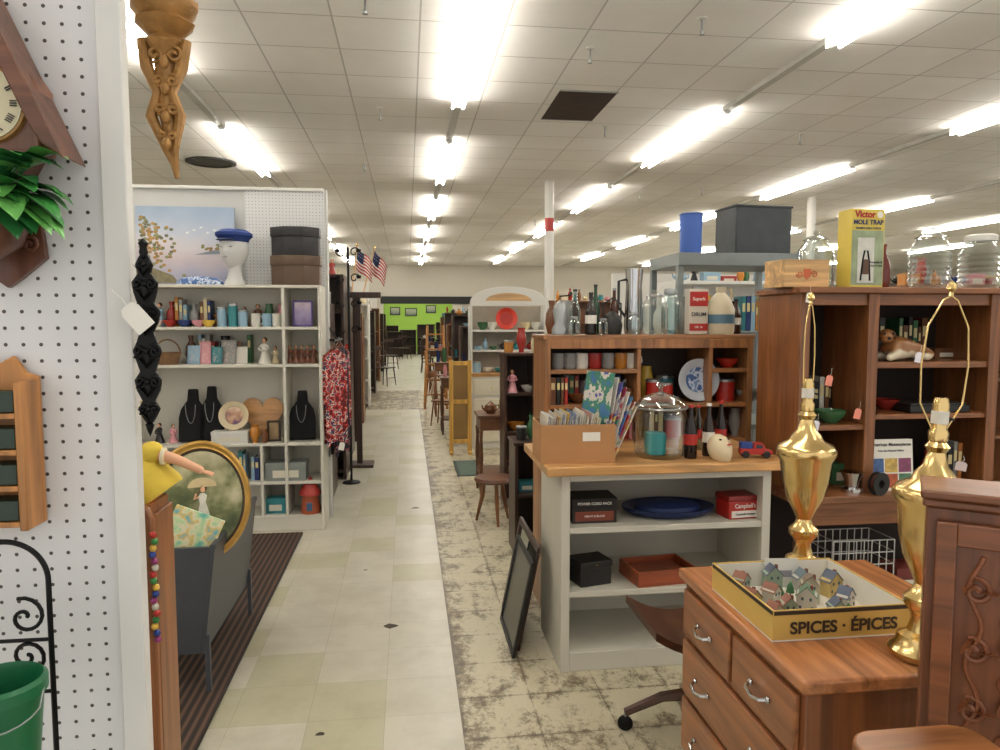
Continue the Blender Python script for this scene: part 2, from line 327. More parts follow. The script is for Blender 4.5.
def leaf(g,p,d,l,w,m,droop=.35):
    d=Vector(d).normalized();s=d.cross(Vector((0,0,1)))
    if s.length<.1:s=Vector((1,0,0))
    s.normalize();up=s.cross(d)
    def f(a,b):
        t=b;ww=w*math.sin(pi*min(1,t*.93+.07))**.7*(1-t*.3);q=Vector(p)+d*l*t+s*(a-.5)*2*ww+up*(abs(a-.5)*ww*.5)+Vector((0,0,-droop*l*t*t));return q
    g.grid(f,4,6,m)
def mkskin(name,parent,vs,es,rs,m,sub=2,loc=(0,0,0),sc_=1):
    me=bpy.data.meshes.new(name);bm=bmesh.new();ly=bm.verts.layers.skin.verify();B=[]
    for i,v in enumerate(vs):
        b=bm.verts.new(Vector(v)*sc_);r=rs[i]*sc_;b[ly].radius=(r,r);b[ly].use_root=(i==0);B.append(b)
    for a,b in es:bm.edges.new((B[a],B[b]))
    bm.to_mesh(me);bm.free();me.materials.append(m)
    o=bpy.data.objects.new(name,me);C.objects.link(o);md=o.modifiers.new('skin','SKIN');md.use_smooth_shade=True
    s=o.modifiers.new('sub','SUBSURF');s.levels=sub;s.render_levels=sub
    if parent:o.parent=parent
    o.location=loc;return o
# ================================================================ ROOM
FT=tiles('floor_tile','#c6c2b3','#bebaa8','#a9a594',.305,.305,.2,.1,.0014,.3,.5,-.2,3.2,'#8a8069','#f0f1e0',(.74,.82))
FTB=tiles('floor_tile_worn','#b5b1a2','#a8a490','#7d7868',.305,.305,.2,.1,.003,.35,.6,0,3)
def wornmat():
    m,nt,b=_base('worn_painted_floor');L=nt.links.new;N=nt.nodes.new
    tc=N('ShaderNodeTexCoord')
    def noise(s,d,r,sc3=(1,1,1)):
        mp=N('ShaderNodeMapping');mp.inputs['Scale'].default_value=sc3;n=N('ShaderNodeTexNoise');n.inputs['Scale'].default_value=s;n.inputs['Detail'].default_value=d;n.inputs['Roughness'].default_value=r
        L(tc.outputs['Object'],mp.inputs['Vector']);L(mp.outputs['Vector'],n.inputs['Vector']);return n.outputs['Fac']
    def mth(op,a,bb=None,c=None,clamp=False):
        q=N('ShaderNodeMath');q.operation=op;q.use_clamp=clamp
        for i,x in enumerate((a,bb,c)):
            if x is None:continue
            if isinstance(x,(int,float)):q.inputs[i].default_value=x
            else:L(x,q.inputs[i])
        return q.outputs[0]
    n1=noise(5.5,12,.76,(1.3,.8,1));n2=noise(32,8,.8);n3=noise(110,4,.7);n0=noise(1.6,3,.5)
    sp=N('ShaderNodeSeparateXYZ');L(tc.outputs['Object'],sp.inputs[0])
    def edge(o,a,k):
        f=mth('FRACT',mth('MULTIPLY_ADD',o,1/.305,-.2/.305+10));d=mth('ABSOLUTE',mth('SUBTRACT',f,.5));return mth('MULTIPLY',mth('SUBTRACT',d,a,None,True),k)
    ed=mth('MAXIMUM',edge(sp.outputs[0],.44,17),edge(sp.outputs[1],.44,17));jt=mth('MAXIMUM',edge(sp.outputs[0],.488,80),edge(sp.outputs[1],.488,80))
    left=mth('SUBTRACT',1,mth('MULTIPLY',mth('SUBTRACT',sp.outputs[0],.2),7),None,True)
    f=mth('ADD',mth('MULTIPLY',n1,.8),mth('MULTIPLY',n2,.36));f=mth('ADD',f,mth('MULTIPLY',n3,.18));f=mth('ADD',f,mth('MULTIPLY',n0,.2))
    f=mth('SUBTRACT',f,mth('MULTIPLY',ed,.05));f=mth('SUBTRACT',f,mth('MULTIPLY',left,.07));f=mth('SUBTRACT',f,mth('MULTIPLY',jt,.07))
    r=N('ShaderNodeValToRGB');el=r.color_ramp.elements
    while len(el)<6:el.new(.5)
    for i,(p,h) in enumerate([(.62,'#574b3b'),(.68,'#7b6e58'),(.72,'#9a8f78'),(.745,'#b8af95'),(.80,'#c5bda3'),(.98,'#bcb59c')]):el[i].position=p;el[i].color=lin(h)+[1]
    L(f,r.inputs['Fac']);L(r.outputs['Color'],b.inputs['Base Color']);b.inputs['Roughness'].default_value=.42;return m
WORN=wornmat()
g=G()
def q(x0,x1,y0,y1,m):g.add([(x0,y0,0),(x1,y0,0),(x1,y1,0),(x0,y1,0)],[(0,1,2,3)],m)
q(-9,.2,-1.5,13,FT);q(.2,1.9,-1.5,13,WORN);q(1.9,22,-1.5,13,FTB);q(-9,22,13,16.5,WORN);q(-9,22,16.5,38,FT)
CHIP=plain('#3f372c',.8,0,.4,30)
for cx,cy,s in ((-.1,3.72,.045),(-.35,2.75,.02),(-.28,4.6,.02),(.05,6.1,.04)):
    rr=random.Random(int(cx*100));pts=[(cx+s*rr.uniform(.5,1.2)*math.cos(k*.9),cy+s*.7*rr.uniform(.4,1.2)*math.sin(k*.9),.0008) for k in range(7)];g.add(pts,[tuple(range(7))],CHIP)
struct(g,'floor')
CEIL=tiles('ceiling_tile','#f6f4f0','#eeebe6','#c2bfb9',.61,.61,.11,.4,.007,.9,.18,0,1.6,'#c2baae')
g=G();g.box(-9,22,-1.5,28,3.7,3.75,CEIL);struct(g,'ceiling')
CW=plain('#cdc7ba',.7,0,.05,1)
g=G();g.box(-9,-.9,28,28.2,0,3.7,CW);g.box(1.75,22,28,28.2,0,3.7,CW);g.box(-.9,1.75,28,28.2,2.25,3.7,CW);struct(g,'wall_back')
g=G();g.box(-9.2,-9,-1.5,38,0,3.7,CW);struct(g,'wall_left')
g=G();g.box(22,22.2,-1.5,38,0,3.7,CW);struct(g,'wall_right')
g=G();g.box(-9,22,37,37.2,0,3.7,plain('#98c24a',.6,0,.03));struct(g,'wall_far')
g=G();g.box(-9,22,28.2,38,3.0,3.05,CEIL);struct(g,'ceiling_annex')
g=G();g.box(-1.0,2.5,27.9,27.99,2.22,2.5,BLACK);struct(g,'trim_1')
TUBE=emit('#fff9ee',44);HOUS=plain('#ebeae6',.4,0,.02)
def fixture(x,y,L=2.5,z=3.7):
    e=thing('ceiling_light_fixture','white twin tube fluorescent strip light on ceiling','light',(x,y+L/2,z),0,'fluorescent strip lights')
    part(G().prism([(-.045,-.045),(-.025,-.07),(.025,-.07),(.045,-.045),(.045,0),(-.045,0)],-L/2,L/2,HOUS),'housing',e)
    for s in (-.05,.05):
        part(G().lathe([(0,-L/2+.04),(.0125,-L/2+.04),(.0125,L/2-.04),(0,L/2-.04)],TUBE,seg=10),'fluorescent_tube',e,(s,0,-.08),(pi/2,0,0))
RAILM=plain('#c9c7c0',.5)
for x,ys in ((.5,[.7,4.6,8.5,12.4,16.3,20.2,24.1]),(3.15,[-1.4,2.7,6.95,11.1,15.2,19.3,23.4]),(-1.95,[.0,4.1,8.2,12.3,16.4,20.5,24.6]),(5.95,[.6,4.9,9.2,13.4,17.6,21.8]),(8.85,[3,7.2,11.4,15.6,19.8,24]),(12,[4.6,8.9,13.2,17.5,21.8]),(15.2,[9,13,18,23]),(-5.2,[2,8,14,20])):
    for y in ys:fixture(x,y)
    g=G();g.box(x-.035,x+.035,-1.5,27.9,3.655,3.7,RAILM);struct(g,'trim_2')
for x in (-.7,.5,1.7):
    for y in (29,33.5):fixture(x,y,2.4,3.0)  # annex strip lights, mostly added out of view to brighten the green far wall
solo(G().box(-.27,.27,-.47,.47,-.008,0,plain('#3a2a22',.9,0,.3)).box(-.275,.275,-.48,-.47,-.012,0,STEEL).box(-.275,.275,.47,.48,-.012,0,STEEL),'ceiling_vent','dark brown return vent panel set in the tiled ceiling','vent',(1.68,7.13,3.7))
solo(G().lathe([(.32,0),(.32,-.02),(.27,-.03),(.25,-.012),(0,-.012)],BLACK,seg=28),'ceiling_vent','round dark vent in the tiled ceiling','vent',(sx(211,10.2,160),10.2,3.7))
for (u,v) in ((605,138),(702,30),(702,200),(800,146),(365,8),(535,232),(640,205),(365,175),(380,120),(590,60)):
    a=(u-500)/722;b=(375-v+12)/722;d=2.1/(-.0759+.9971*b);y=d*(.989-.1271*a+.0752*b);x=sx(u,y,v-12)
    e=thing('fire_sprinkler','small metal fire sprinkler hanging below ceiling','sprinkler',(x,y,3.7),0,'fire sprinklers')
    part(G().cyl((0,0,-.08),.008,.08,STEEL,8),'pipe',e);part(G().lathe([(0,-.12),(.02,-.115),(.008,-.108),(.014,-.09),(.008,-.08),(0,-.08)],STEEL,seg=10),'sprinkler_head',e);part(G().lathe([(0,-.008),(.03,-.007),(.033,0)],WHITE,seg=14),'collar',e)
for x,y in ((2.17,11.0),(6.9,11.8)):
    e=thing('support_column','white round steel column rising to the ceiling','column',(x,y,0),0,'support columns')
    part(G().cyl((0,0,0),.07,2.95,WHITE),'shaft',e);part(G().cyl((0,0,2.95),.072,.2,RED if x<3 else WHITE),'collar_band',e);part(G().cyl((0,0,3.15),.07,.55,WHITE),'shaft_top',e)
# ================================================================ LEFT PEGBOARD END PANEL
e=thing('pegboard_panel','tall white perforated pegboard display panel','pegboard',(-.8,1.22,0))
wb(e,'board',-1.4,-.462,1.2,1.215,0,3.69,pegmat(),0);wb(e,'end_post',-.462,-.425,1.19,1.216,0,3.69,plain('#d8d7d3',.45,0,.03),.002)
def L(u,v):return (sx(u,1.19,v),sz(u,v,1.19))
x,z=L(3,113);CKW=wood('#6a4432','x');e=thing('wall_clock','gabled dark wood wall clock with cream round dial','clock',(x,1.195,z))
part(G().prism([(-.07,-.065),(.07,-.065),(.07,.03),(0,.14),(-.07,.03)],-.05,0,wood('#7e5440')),'case',e,bev=.003)
g=G()
for s in(-1,1):g.prism([(0,.18),(s*.114,-.078),(s*.085,-.06),(s*.07,-.035),(0,.125)],-.08,-.001,CKW)
part(g,'roof',e,bev=.003)
part(G().prism([(-.06,-.065),(.06,-.065),(.04,-.1),(0,-.115),(-.04,-.1)],-.06,-.005,CKW),'apron',e)
R=Matrix.Rotation(pi/2,4,'X');g=G();g.T=R;g.lathe([(0,.052),(.05,.052),(.053,.058),(.056,.057),(.057,.05)],wood('#b98a48'),seg=36);part(g,'bezel',e)
g=G();g.T=R;g.lathe([(0,.0),(.052,.0),(.052,.003),(0,.003)],plain('#d3c9a8',.5),seg=36);d=part(g,'dial',e,(0,-.0555,0))
for i,s in enumerate(['XII','I','II','III','IIII','V','VI','VII','VIII','IX','X','XI']):
    a=i*pi/6;text(s,.013,BLACK,d,(.041*math.sin(a),-.0045,.041*math.cos(a)),(pi/2,a,0),'numeral')
part(G().prism([(-.002,0),(.002,0),(0,.034)],-.008,-.006,BLACK),'minute_hand',d);part(G().prism([(0,-.002),(0,.002),(.024,.008)],-.006,-.005,BLACK),'hour_hand',d)
x,z=L(8,238);e=thing('wall_planter','dark carved wooden wall pocket with trailing green plant','planter',(x,1.195,z));PK=wood('#5e3a2a')
part(G().lathe([(0,-.075),(.01,-.075),(.014,-.06),(.006,-.05),(.02,-.035),(.045,-.015),(.055,.015),(.06,.04),(.063,.045),(.055,.045),(0,.03)],PK,c=(0,-.062,0),seg=20),'pot',e)
g=G();g.prism([(-.07,.05),(-.05,.02),(-.055,-.03),(-.02,-.06),(0,-.075),(.02,-.06),(.055,-.03),(.05,.02),(.07,.05)],-.012,0,PK)
for s in(-1,1):g.tube(sc(s*.035,-.01,.002,.014,0,s*pi*3,18,-.014),.0035,PK,6)
part(g,'back_bracket',e,bev=.002)
g=G();LFS=[plain('#3f8a40',.3,0,.3,25),plain('#2a6a36',.3,0,.3,25),plain('#5a9c4a',.3,0,.3,25)];rr=random.Random(3)
for i in range(44):
    a=rr.uniform(-pi*.9,.15);el=rr.uniform(-.2,.9);dd=(math.cos(a)+.15,math.sin(a)*.5,el);L0=rr.uniform(.03,.08)
    p=Vector((.005,-.065,.05))+Vector(dd)*L0*.8;g.tube([(0,-.06,.03),tuple(p)],.0015,LFS[1],5);leaf(g,p,dd,rr.uniform(.055,.075),.029,LFS[i%3],.6)
part(g,'foliage',e)
x,z=L(-12,523);x2,z2=L(-12,352);hh=z2-z;RK=wood('#b07840');e=thing('wall_spice_rack','small honey wood wall rack with dark green drawers','shelf',(x,1.195,z))
g=G();w=.085
g.prism([(-w,0),(w,0),(w,hh*.86),(w*.8,hh*.88),(w*.6,hh*.98),(w*.3,hh*.92),(0,hh),(-w*.3,hh*.92),(-w*.6,hh*.98),(-w*.8,hh*.88),(-w,hh*.86)],-.012,0,RK);part(g,'back_board',e,bev=.002)
for s in(-1,1):part(G().box(-.006,.006,-.06,-.012,0,hh*.84,RK),'side_panel',e,(s*(w-.006),0,0),bev=.002)
for i in range(4):
    zz=hh*(.02+i*.205);part(G().box(-w+.012,w-.012,-.058,-.012,0,.008,RK),'shelf',e,(0,0,zz),bev=.001)
    d=part(G().box(-w+.014,w-.014,-.055,-.013,.009,hh*.15,plain('#26362c',.5)),'drawer',e,(0,0,zz),bev=.002);part(G().sph((0,-.06,hh*.08),.006,.006,.006,RED if i==0 else BRASS,8,6),'knob',d)
y0=1.12;x=sx(52,y0,650);zt=sz(50,560,y0)
e=thing('iron_plant_stand','black wrought iron scroll work plant stand','plant stand',(x,y0,0))
part(G().tube([(0,0,0),(0,0,zt-.03)]+sc(-.06,zt-.03,.06,.06,0,pi*.6),.004,IRON),'post',e)
part(G().tube([(-.16,0,0),(-.16,0,zt-.06)],.004,IRON),'post',e)
g=G();g.tube(sc(-.035,zt-.085,.003,.03,-pi*2,pi*.6),.003,IRON);g.tube(sc(-.035,zt-.145,.003,.028,pi*2.4,-pi*.5),.003,IRON);g.tube([(0,0,zt-.12),(-.16,0,zt-.12)],.003,IRON);g.tube([(0,0,zt-.2),(-.16,0,zt-.2)],.003,IRON)
g.tube(sc(-.11,zt-.1,.003,.03,pi*2.4,0),.003,IRON);part(g,'scrolls',e)
g=G()
for s in(0,-.16):g.tube([(s,-.1,0),(s,0,.05),(s,.05,0)],.004,IRON)
g.tube([(0,-.1,.004),(-.16,-.1,.004)],.003,IRON);g.tube([(0,.05,.004),(-.16,.05,.004)],.003,IRON);part(g,'feet',e)
bx=sx(0,.98,700);zbk=sz(2,686,.98)-.13;e=thing('plant_bucket','dark green plastic bucket with rolled rim','bucket',(bx,.98,zbk))
part(G().lathe([(0,0),(.04,0),(.05,.12),(.055,.12),(.055,.135),(.05,.14),(.047,.13),(.038,.006),(0,.006)],plain('#12603a',.35),seg=30),'body',e)
part(G().tube([(-.054,0,.125)]+[(.064*math.cos(pi-pi*i/12),-.02-.035*math.sin(pi*i/12),.12-.03*math.sin(pi*i/12)) for i in range(1,12)]+[(.054,0,.125)],.0012,STEEL),'handle',e)
e2=thing('iron_side_table','black iron stand carrying the green bucket','plant stand',(bx,.98,0));zt=zbk-.001
part(G().lathe([(0,0),(.07,0),(.07,.006),(0,.006)],IRON),'shelf_plate',e2,(0,0,zt-.006))
for a in range(3):part(G().tube([(.05*math.cos(a*2.1),.05*math.sin(a*2.1),zt-.006),(.035*math.cos(a*2.1),.035*math.sin(a*2.1),zt/2),(.09*math.cos(a*2.1),.09*math.sin(a*2.1),0)],.004,IRON),'leg',e2)
# cast iron ornament: carved plaque of scrolls and acanthus leaves
x=sx(145,1.17,340);z0=sz(145,425,1.17);z1=sz(145,252,1.17);H=z1-z0
e=thing('cast_iron_ornament','black cast iron ornamental plaque of scrolls and leaves','ornament',(x,1.182,z0));g=G()
hw_=[(0,.003),(.04,.010),(.09,.016),(.14,.009),(.2,.017),(.26,.020),(.31,.011),(.37,.016),(.43,.021),(.49,.014),(.54,.010),(.6,.018),(.66,.021),(.71,.012),(.77,.017),(.83,.019),(.88,.009),(.93,.013),(.97,.008),(1,.003)]
g.prism([(w,t*H) for t,w in hw_]+[(-w,t*H) for t,w in hw_[::-1]],-.005,0,IRON)
for t,r in((.09,.008),(.25,.010),(.43,.011),(.65,.011),(.82,.009),(.93,.005)):
    for s in(-1,1):g.tube(sc(s*r*1.1,t*H,.001,r,0,s*pi*2.7,20,-.008),[.003-.00006*i for i in range(21)],IRON,6)
    g.sph((0,-.008,t*H),.005,.006,.005,IRON,10,6)
for t in(.02,.16,.33,.52,.72,.86):
    for s in(-.8,0,.8):leaf(g,(0,-.008,t*H),(s,-.15,1),.026,.007,IRON,0)
part(g,'relief',e,bev=.001);part(G().lathe([(0,-.012),(.004,-.008),(.007,0),(.005,.008),(.008,.014),(.003,.02),(0,.022)],IRON,seg=10),'finial',e,(0,-.004,H));part(G().lathe([(0,-.02),(.004,-.01),(.007,0),(0,.006)],IRON,seg=10),'drop',e,(0,-.004,0))
tag((sx(128,1.16,318),1.155,sz(128,306,1.155)),.03,.045,0,-.7,where='iron ornament')
tag((sx(159,1.5,405),1.4,sz(159,400,1.4)),.034,.032,0,.1,plain('#c9b48a',.7),'iron ornament')
# gilded carved bracket
yb=1.34;x=sx(166,yb,60);e=thing('carved_wall_bracket','golden carved wood hanging bracket with wide top','bracket',(x,yb,sz(166,175,yb)));zz=lambda v:sz(166,v,yb)-sz(166,175,yb)
part(G().lathe([(0,zz(60)),(.02,zz(58)),(.034,zz(44)),(.026,zz(38)),(.05,zz(24)),(.042,zz(20)),(.056,zz(10)),(.056,zz(2)),(.05,zz(0)),(0,zz(0))],GOLDD,seg=8),'platform',e)
g=G()
g.tube([(.012,0,zz(178)),(.006,0,zz(150)),(0,0,zz(110)),(0,0,zz(50))],[.004,.010,.016,.020],GOLDD,10)
for s in(-1,1):
    g.tube([(s*.036,-.006,zz(42)),(s*.028,-.01,zz(70)),(s*.012,-.012,zz(95)),(s*.024,-.01,zz(118)),(s*.008+.005,-.008,zz(150)),(.012,0,zz(172))],[.009,.011,.008,.010,.006,.003],GOLDD,8)
    for v,r in((58,.014),(84,.011),(112,.010),(138,.007)):g.tube(sc(s*r*1.1+.003,zz(v),.002,r,0,s*pi*2.6,20,-.018),[.005-.00012*i for i in range(21)],GOLDD,6)
for v in(66,92,120,146):g.sph((.003,-.02,zz(v)),.008,.007,.011,GOLDD,10,6)
part(g,'carved_drop',e)
g=G()
for s in(-1,1):g.tube([(s*.04,0,zz(2)),(s*.044,0,zz(-20)),(s*.018,0,zz(-45)),(s*.026,0,zz(-70))],.007,GOLDD);g.tube(sc(s*.022,zz(-22),.002,.013,0,s*pi*3),.004,GOLDD)
g.tube(sc(0,zz(-20),.004,.016,0,pi*3),.005,GOLDD);part(g,'crest',e)
# wood cabinet end + beads + doll
PY=1.62;PB=1.76;PNX=sx(177,PB,620);e=thing('wooden_bench_end','brown wooden cabinet end with shaped top edge','cabinet',(PNX-.25,(PY+PB)/2,0));zt=sz(165,503,PY);PW=wood('#905c36');hd=(PB-PY)/2
part(G().prism([(-.25,0),(.25,0),(.25,zt-.035),(.24,zt-.012),(.22,zt),(-.25,zt)],-hd,-hd+.022,PW),'front_panel',e,bev=.004)
part(G().box(-.25,.24,-hd+.022,hd,zt-.03,zt-.01,wood('#905c36','x')),'top_board',e);part(G().box(.228,.25,-hd+.022,hd,0,zt-.031,PW),'side_panel',e,bev=.002)
g=G();rr=random.Random(9);bc=[plain(h,.3) for h in('#b02a24','#2a7b3a','#d9b24a','#1d3c8b','#8b2f6a','#c0bcaf')]
for i in range(17):g.sph((.003*math.sin(i*1.7),0,-i*.0145),.0078,.0078,.0078,bc[i%6],8,6)
solo(g,'bead_necklace','string of multicoloured glass beads hanging on wood panel','necklace',(sx(151.5,1.6,530),1.608,sz(151,536,1.6)))
yd=1.71;xd=sx(162,yd,500);zd=zt+.0
e=thing('doll','vinyl doll in yellow dress leaning with arm reaching out','doll',(xd,yd,zd),.0,None,0,-.62);YEL=plain('#d6bb44',.8,0,.12,30)
mkskin('body',e,[(0,0,.02),(0,0,.06),(0,0,.1),(0,0,.115),(.035,0,.095),(.08,-.02,.045),(.115,-.03,-.015),(-.03,0,.1),(-.045,-.01,.07),(-.04,-.03,.05),(.02,-.03,.015),(.02,-.05,.01),(-.02,-.03,.015),(-.02,-.05,.01)],
 [(0,1),(1,2),(2,3),(2,4),(4,5),(5,6),(2,7),(7,8),(8,9),(0,10),(10,11),(0,12),(12,13)],[.03,.028,.022,.012,.015,.0125,.009,.014,.011,.009,.018,.011,.018,.011],SKIN)
g=G()
for k in range(5):
    a=-.8+k*.4;g.tube([(.113,-.03,-.013),(.120+.003*math.cos(a),-.03+.009*math.sin(a),-.024),(.123+.006*math.cos(a),-.032+.013*math.sin(a),-.032)],[.0042,.0033,.0024],SKIN,6)
part(g,'fingers',e)
part(G().lathe([(.0,.005),(.055,.0),(.056,.015),(.05,.045),(.038,.08),(.036,.1),(.02,.115),(.012,.115)],YEL,seg=24),'dress',e)
g=G();g.sph((.04,-.005,.088),.029,.026,.026,YEL,18,12);g.sph((-.035,0,.098),.026,.022,.022,YEL);part(g,'sleeves',e)
part(G().lathe([(.012,-.004),(.02,-.003),(.02,.003),(.012,.004)],plain('#e8dfc0',.7),seg=14),'cuff',e,(.061,-.014,.066),(0,2.3,0))
g=G();headg(g,(0,-.004,.15),.033,SKIN);part(g,'head',e)
part(G().lathe([(.034,-.02),(.038,.0),(.034,.02),(.02,.034),(0,.038)],plain('#c98e3a',.8,0,.2,60,bump=.6),c=(0,.006,.155)),'hair',e)
g=G()
for s in(-1,1):g.sph((s*.01,-.029,.154),.004,.002,.004,plain('#2b4f8a',.2),8,6)
g.sph((0,-.033,.137),.006,.002,.0025,RED,8,6);part(g,'face_details',e)
def slat():
    m,nt,b=_base('slatted_brown');Lk=nt.links.new
    tc=nt.nodes.new('ShaderNodeTexCoord');w=nt.nodes.new('ShaderNodeTexWave');w.bands_direction='X';w.inputs['Scale'].default_value=9;w.inputs['Distortion'].default_value=.3
    r=nt.nodes.new('ShaderNodeValToRGB');r.color_ramp.elements[0].color=lin('#1b120d')+[1];r.color_ramp.elements[1].color=lin('#5a4030')+[1];r.color_ramp.elements[0].position=.3
    Lk(tc.outputs['Object'],w.inputs['Vector']);Lk(w.outputs['Fac'],r.inputs['Fac']);Lk(r.outputs['Color'],b.inputs['Base Color']);b.inputs['Roughness'].default_value=.8;return m
solo(G().box(-.35,.35,-1.75,1.55,0,.018,slat()),'floor_mat','brown ribbed runner mat on tiled floor beside shelving','mat',(-1.14,3.9,.001),bev=.004)
# trough: straight flat panels
TB=plain('#3e4146',.45,0,.12);e=thing('magazine_trough','dark grey painted wooden trough bin on legs','planter',(-1.0,3.52,.019))
y0,y1,zb,zt=-.42,.42,.17,.63
def slab(pts,m):return G().add(pts,[(0,1,2,3),(7,6,5,4),(0,4,5,1),(1,5,6,2),(2,6,7,3),(3,7,4,0)],m)
for s in(-1,1):
    xi=.12*s;xo=.175*s;part(slab([(xi,y0,zb),(xi,y1,zb),(xo,y1,zt),(xo,y0,zt),(xi+.014*s,y0,zb),(xi+.014*s,y1,zb),(xo+.014*s,y1,zt),(xo+.014*s,y0,zt)],TB),'side_panel',e,bev=.002)
    part(G().box(-.012,.012,y0-.004,y1+.004,0,.02,TB),'top_rail',e,(xo+.006*s,0,zt-.01),bev=.002)
for yy in(y0,y1-.014):part(G().prism([(-.12,zb),(.12,zb),(.175,zt),(-.175,zt)],yy,yy+.014,TB),'end_panel',e,bev=.002)
part(G().box(-.12,.12,y0+.014,y1-.014,zb,zb+.014,TB),'bottom_panel',e)
for sxx in(-1,1):
    for yy in(y0+.0,y1-.025):part(G().prism([(sxx*.135,0),(sxx*.155,0),(sxx*.155,zb+.08),(sxx*.135,zb+.08)],yy,yy+.025,TB),'leg',e,bev=.002)
# oval picture
OV=ramp('oval_portrait',[(0,'#1c2817'),(.3,'#3a4a2c'),(.5,'#6a7048'),(.66,'#a39f7a'),(.82,'#c4bd9c'),(.97,'#6a6a48')],(.3,0,.9),.5,1.0,11)
a,b=.175,.225
e=thing('oval_framed_picture','oval gilt framed picture of lady in white dress','picture',(-.915,3.30,.80),.27,None,-.10)
n=48
def ring(t,k,y):return (a*k*math.cos(t),y,b*k*math.sin(t))
def rgs(rings,m,name):
    vs=[];fs=[];g=G()
    for k,y in rings:vs+=[ring(2*pi*i/n,k,y) for i in range(n)]
    for j in range(len(rings)-1):fs+=[(j*n+i,j*n+(i+1)%n,(j+1)*n+(i+1)%n,(j+1)*n+i) for i in range(n)]
    g.add(vs,fs,m,True);part(g,name,e)
rgs([(1.17,0),(1.19,-.014),(1.14,-.026),(1.07,-.018),(1.04,-.020)],GOLD,'frame');rgs([(1.04,-.020),(1.0,-.018),(.98,-.016)],plain('#3a2a1c',.4),'inner_liner')
part(G().add([ring(2*pi*i/n,.99,-.016) for i in range(n)],[tuple(range(n))],OV),'picture',e)
g=G();WD=plain('#dcd9cc',.6,0,.15,40);g.prism([(-.04,-.17),(-.01,-.178),(.03,-.175),(.06,-.165),(.045,-.1),(.03,-.05),(.018,-.005),(.024,.025),(.012,.036),(-.004,.034),(-.012,.02),(-.006,-.01),(-.02,-.07),(-.032,-.12)],-.0195,-.017,WD);g.tube([(-.01,-.018,.02),(-.03,-.02,.01),(-.02,-.02,.035)],.005,SKIN,6);g.sph((.006,-.018,.052),.011,.002,.014,SKIN,10,6);g.sph((.012,-.0165,.058),.013,.002,.014,plain('#4a2e1a',.6),10,6)
g.prism([(.06*math.cos(pi*k/10)+.005,.062+.042*math.sin(pi*k/10)) for k in range(11)],-.0205,-.0175,plain('#c9b68c',.6,0,.15,40));g.tube([(-.02,-.02,.03),(.005,-.02,.07)],.0015,BRW,5);part(g,'painted_lady',e)
FL=ramp('pastel_floral',[(0,'#3a8a6a'),(.32,'#7cc4b4'),(.44,'#bfd9a0'),(.52,'#e3dcc0'),(.6,'#d8c06a'),(.7,'#6fb6c4'),(.8,'#4f9a62')],(0,0,0),.5,1.5,16,const=False)
e=thing('floral_canvas','pastel green and turquoise painted canvas leaning in trough','painting',(-1.05,3.15,.40),.1,None,-.06,.42)
part(G().box(-.105,.105,-.008,.008,0,.41,FL),'canvas',e,bev=.002)
# ================================================================ WHITE BOOKCASE
YF=5.55;X0=sx(120,YF);X1=sx(321,YF);XD=sx(283,YF);SW=plain('#cdc9bc',.45,0,.04,3)
e=shelving('bookcase','white painted wooden bookcase full of small collectibles','shelving',X0,X1,YF,YF+.32,0,1.86,[.12,.38,.675,1.27,1.55],SW,.022,[(XD,.12,1.84),(sx(258,YF),.12,.655)],plinth=.1)
g=G();g.box(-4,X1+.02,5.89,5.99,0,2.62,plain('#c8c8c4',.6,0,.03));struct(g,'wall_partition')
e=thing('pegboard_panel','white perforated pegboard panel above the bookcase','pegboard',((X0+X1)/2,5.88,1.87));wb(e,'board',sx(238,YF),X1,5.875,5.889,1.87,2.6,pegmat(),0);wb(e,'trim_strip',X0,X1,5.86,5.889,2.6,2.625,WHITE)
ys=5.68;WH='white bookcase'
for (u,h,c) in((222,.15,'pale blue'),(233,.18,'teal'),(243,.13,'pale blue')):tin((sx(u,ys),ys,1.55),.035,h,(c,PD[c]),WH,'canisters')
for u,c in((256,'white'),(267,'pale blue'),(277,'white')):mug((sx(u,ys),ys,1.55),.036,.1,(c,PD[c]),WH,'mugs')
for u,c in((158,'white'),(172,'red'),(186,'dark blue'),(200,'pink'),(210,'yellow')):bowl((sx(u,ys),ys-.04,1.55),.05,.05,(c,PD[c]),WH,'bowls')
goods(sx(150,ys),sx(250,ys),ys+.08,1.55,.24,11,WH,'fvkf',dens=3);goods(sx(250,ys),sx(281,ys),ys+.09,1.55,.24,12,WH,'vf',dens=3)
frame_pic('picture_book','purple covered picture book standing on white bookcase',(sx(302,ys),ys+.05,1.55),.15,.2,plain('#6a5a9c',.5),ramp('book_art',[(0,'#5a4a8c'),(.5,'#b7a6cf'),(.8,'#e8d8e0')],(0,0,3),.5,.5,20),.012,.02,0,-.1)
WK=plain('#7a5a3a',.8,0,.4,60,bump=.8)
e=thing('wicker_basket','small brown woven basket on white bookcase','basket',(sx(168,ys),ys-.03,1.27));part(G().lathe([(0,0),(.07,0),(.095,.09),(.09,.09),(.065,.01),(0,.01)],WK),'body',e);part(G().tube([(.09*math.cos(pi*i/12),0,.085+.1*math.sin(pi*i/12)) for i in range(13)],.006,WK),'handle',e)
for u,w,h,c in((193,.1,.14,'pale blue'),(205,.08,.17,'pink'),(216,.09,.13,'teal'),(228,.12,.18,'grey'),(241,.09,.13,'white')):
    frame_pic('greeting_card',f'{c} illustrated card standing on white bookcase',(sx(u,ys),ys-.02,1.27),w,h,plain(PD[c],.5),ramp('card_art',[(0,'#e8dfd0'),(.5,PD[c]),(.8,'#e6c8c0')],(0,0,0),.5,1,25),.012,.006,rnd.uniform(-.3,.3),-.12,grp='greeting cards')
goods(sx(180,ys),sx(250,ys),ys+.1,1.27,.24,13,WH,'fvk',dens=2)
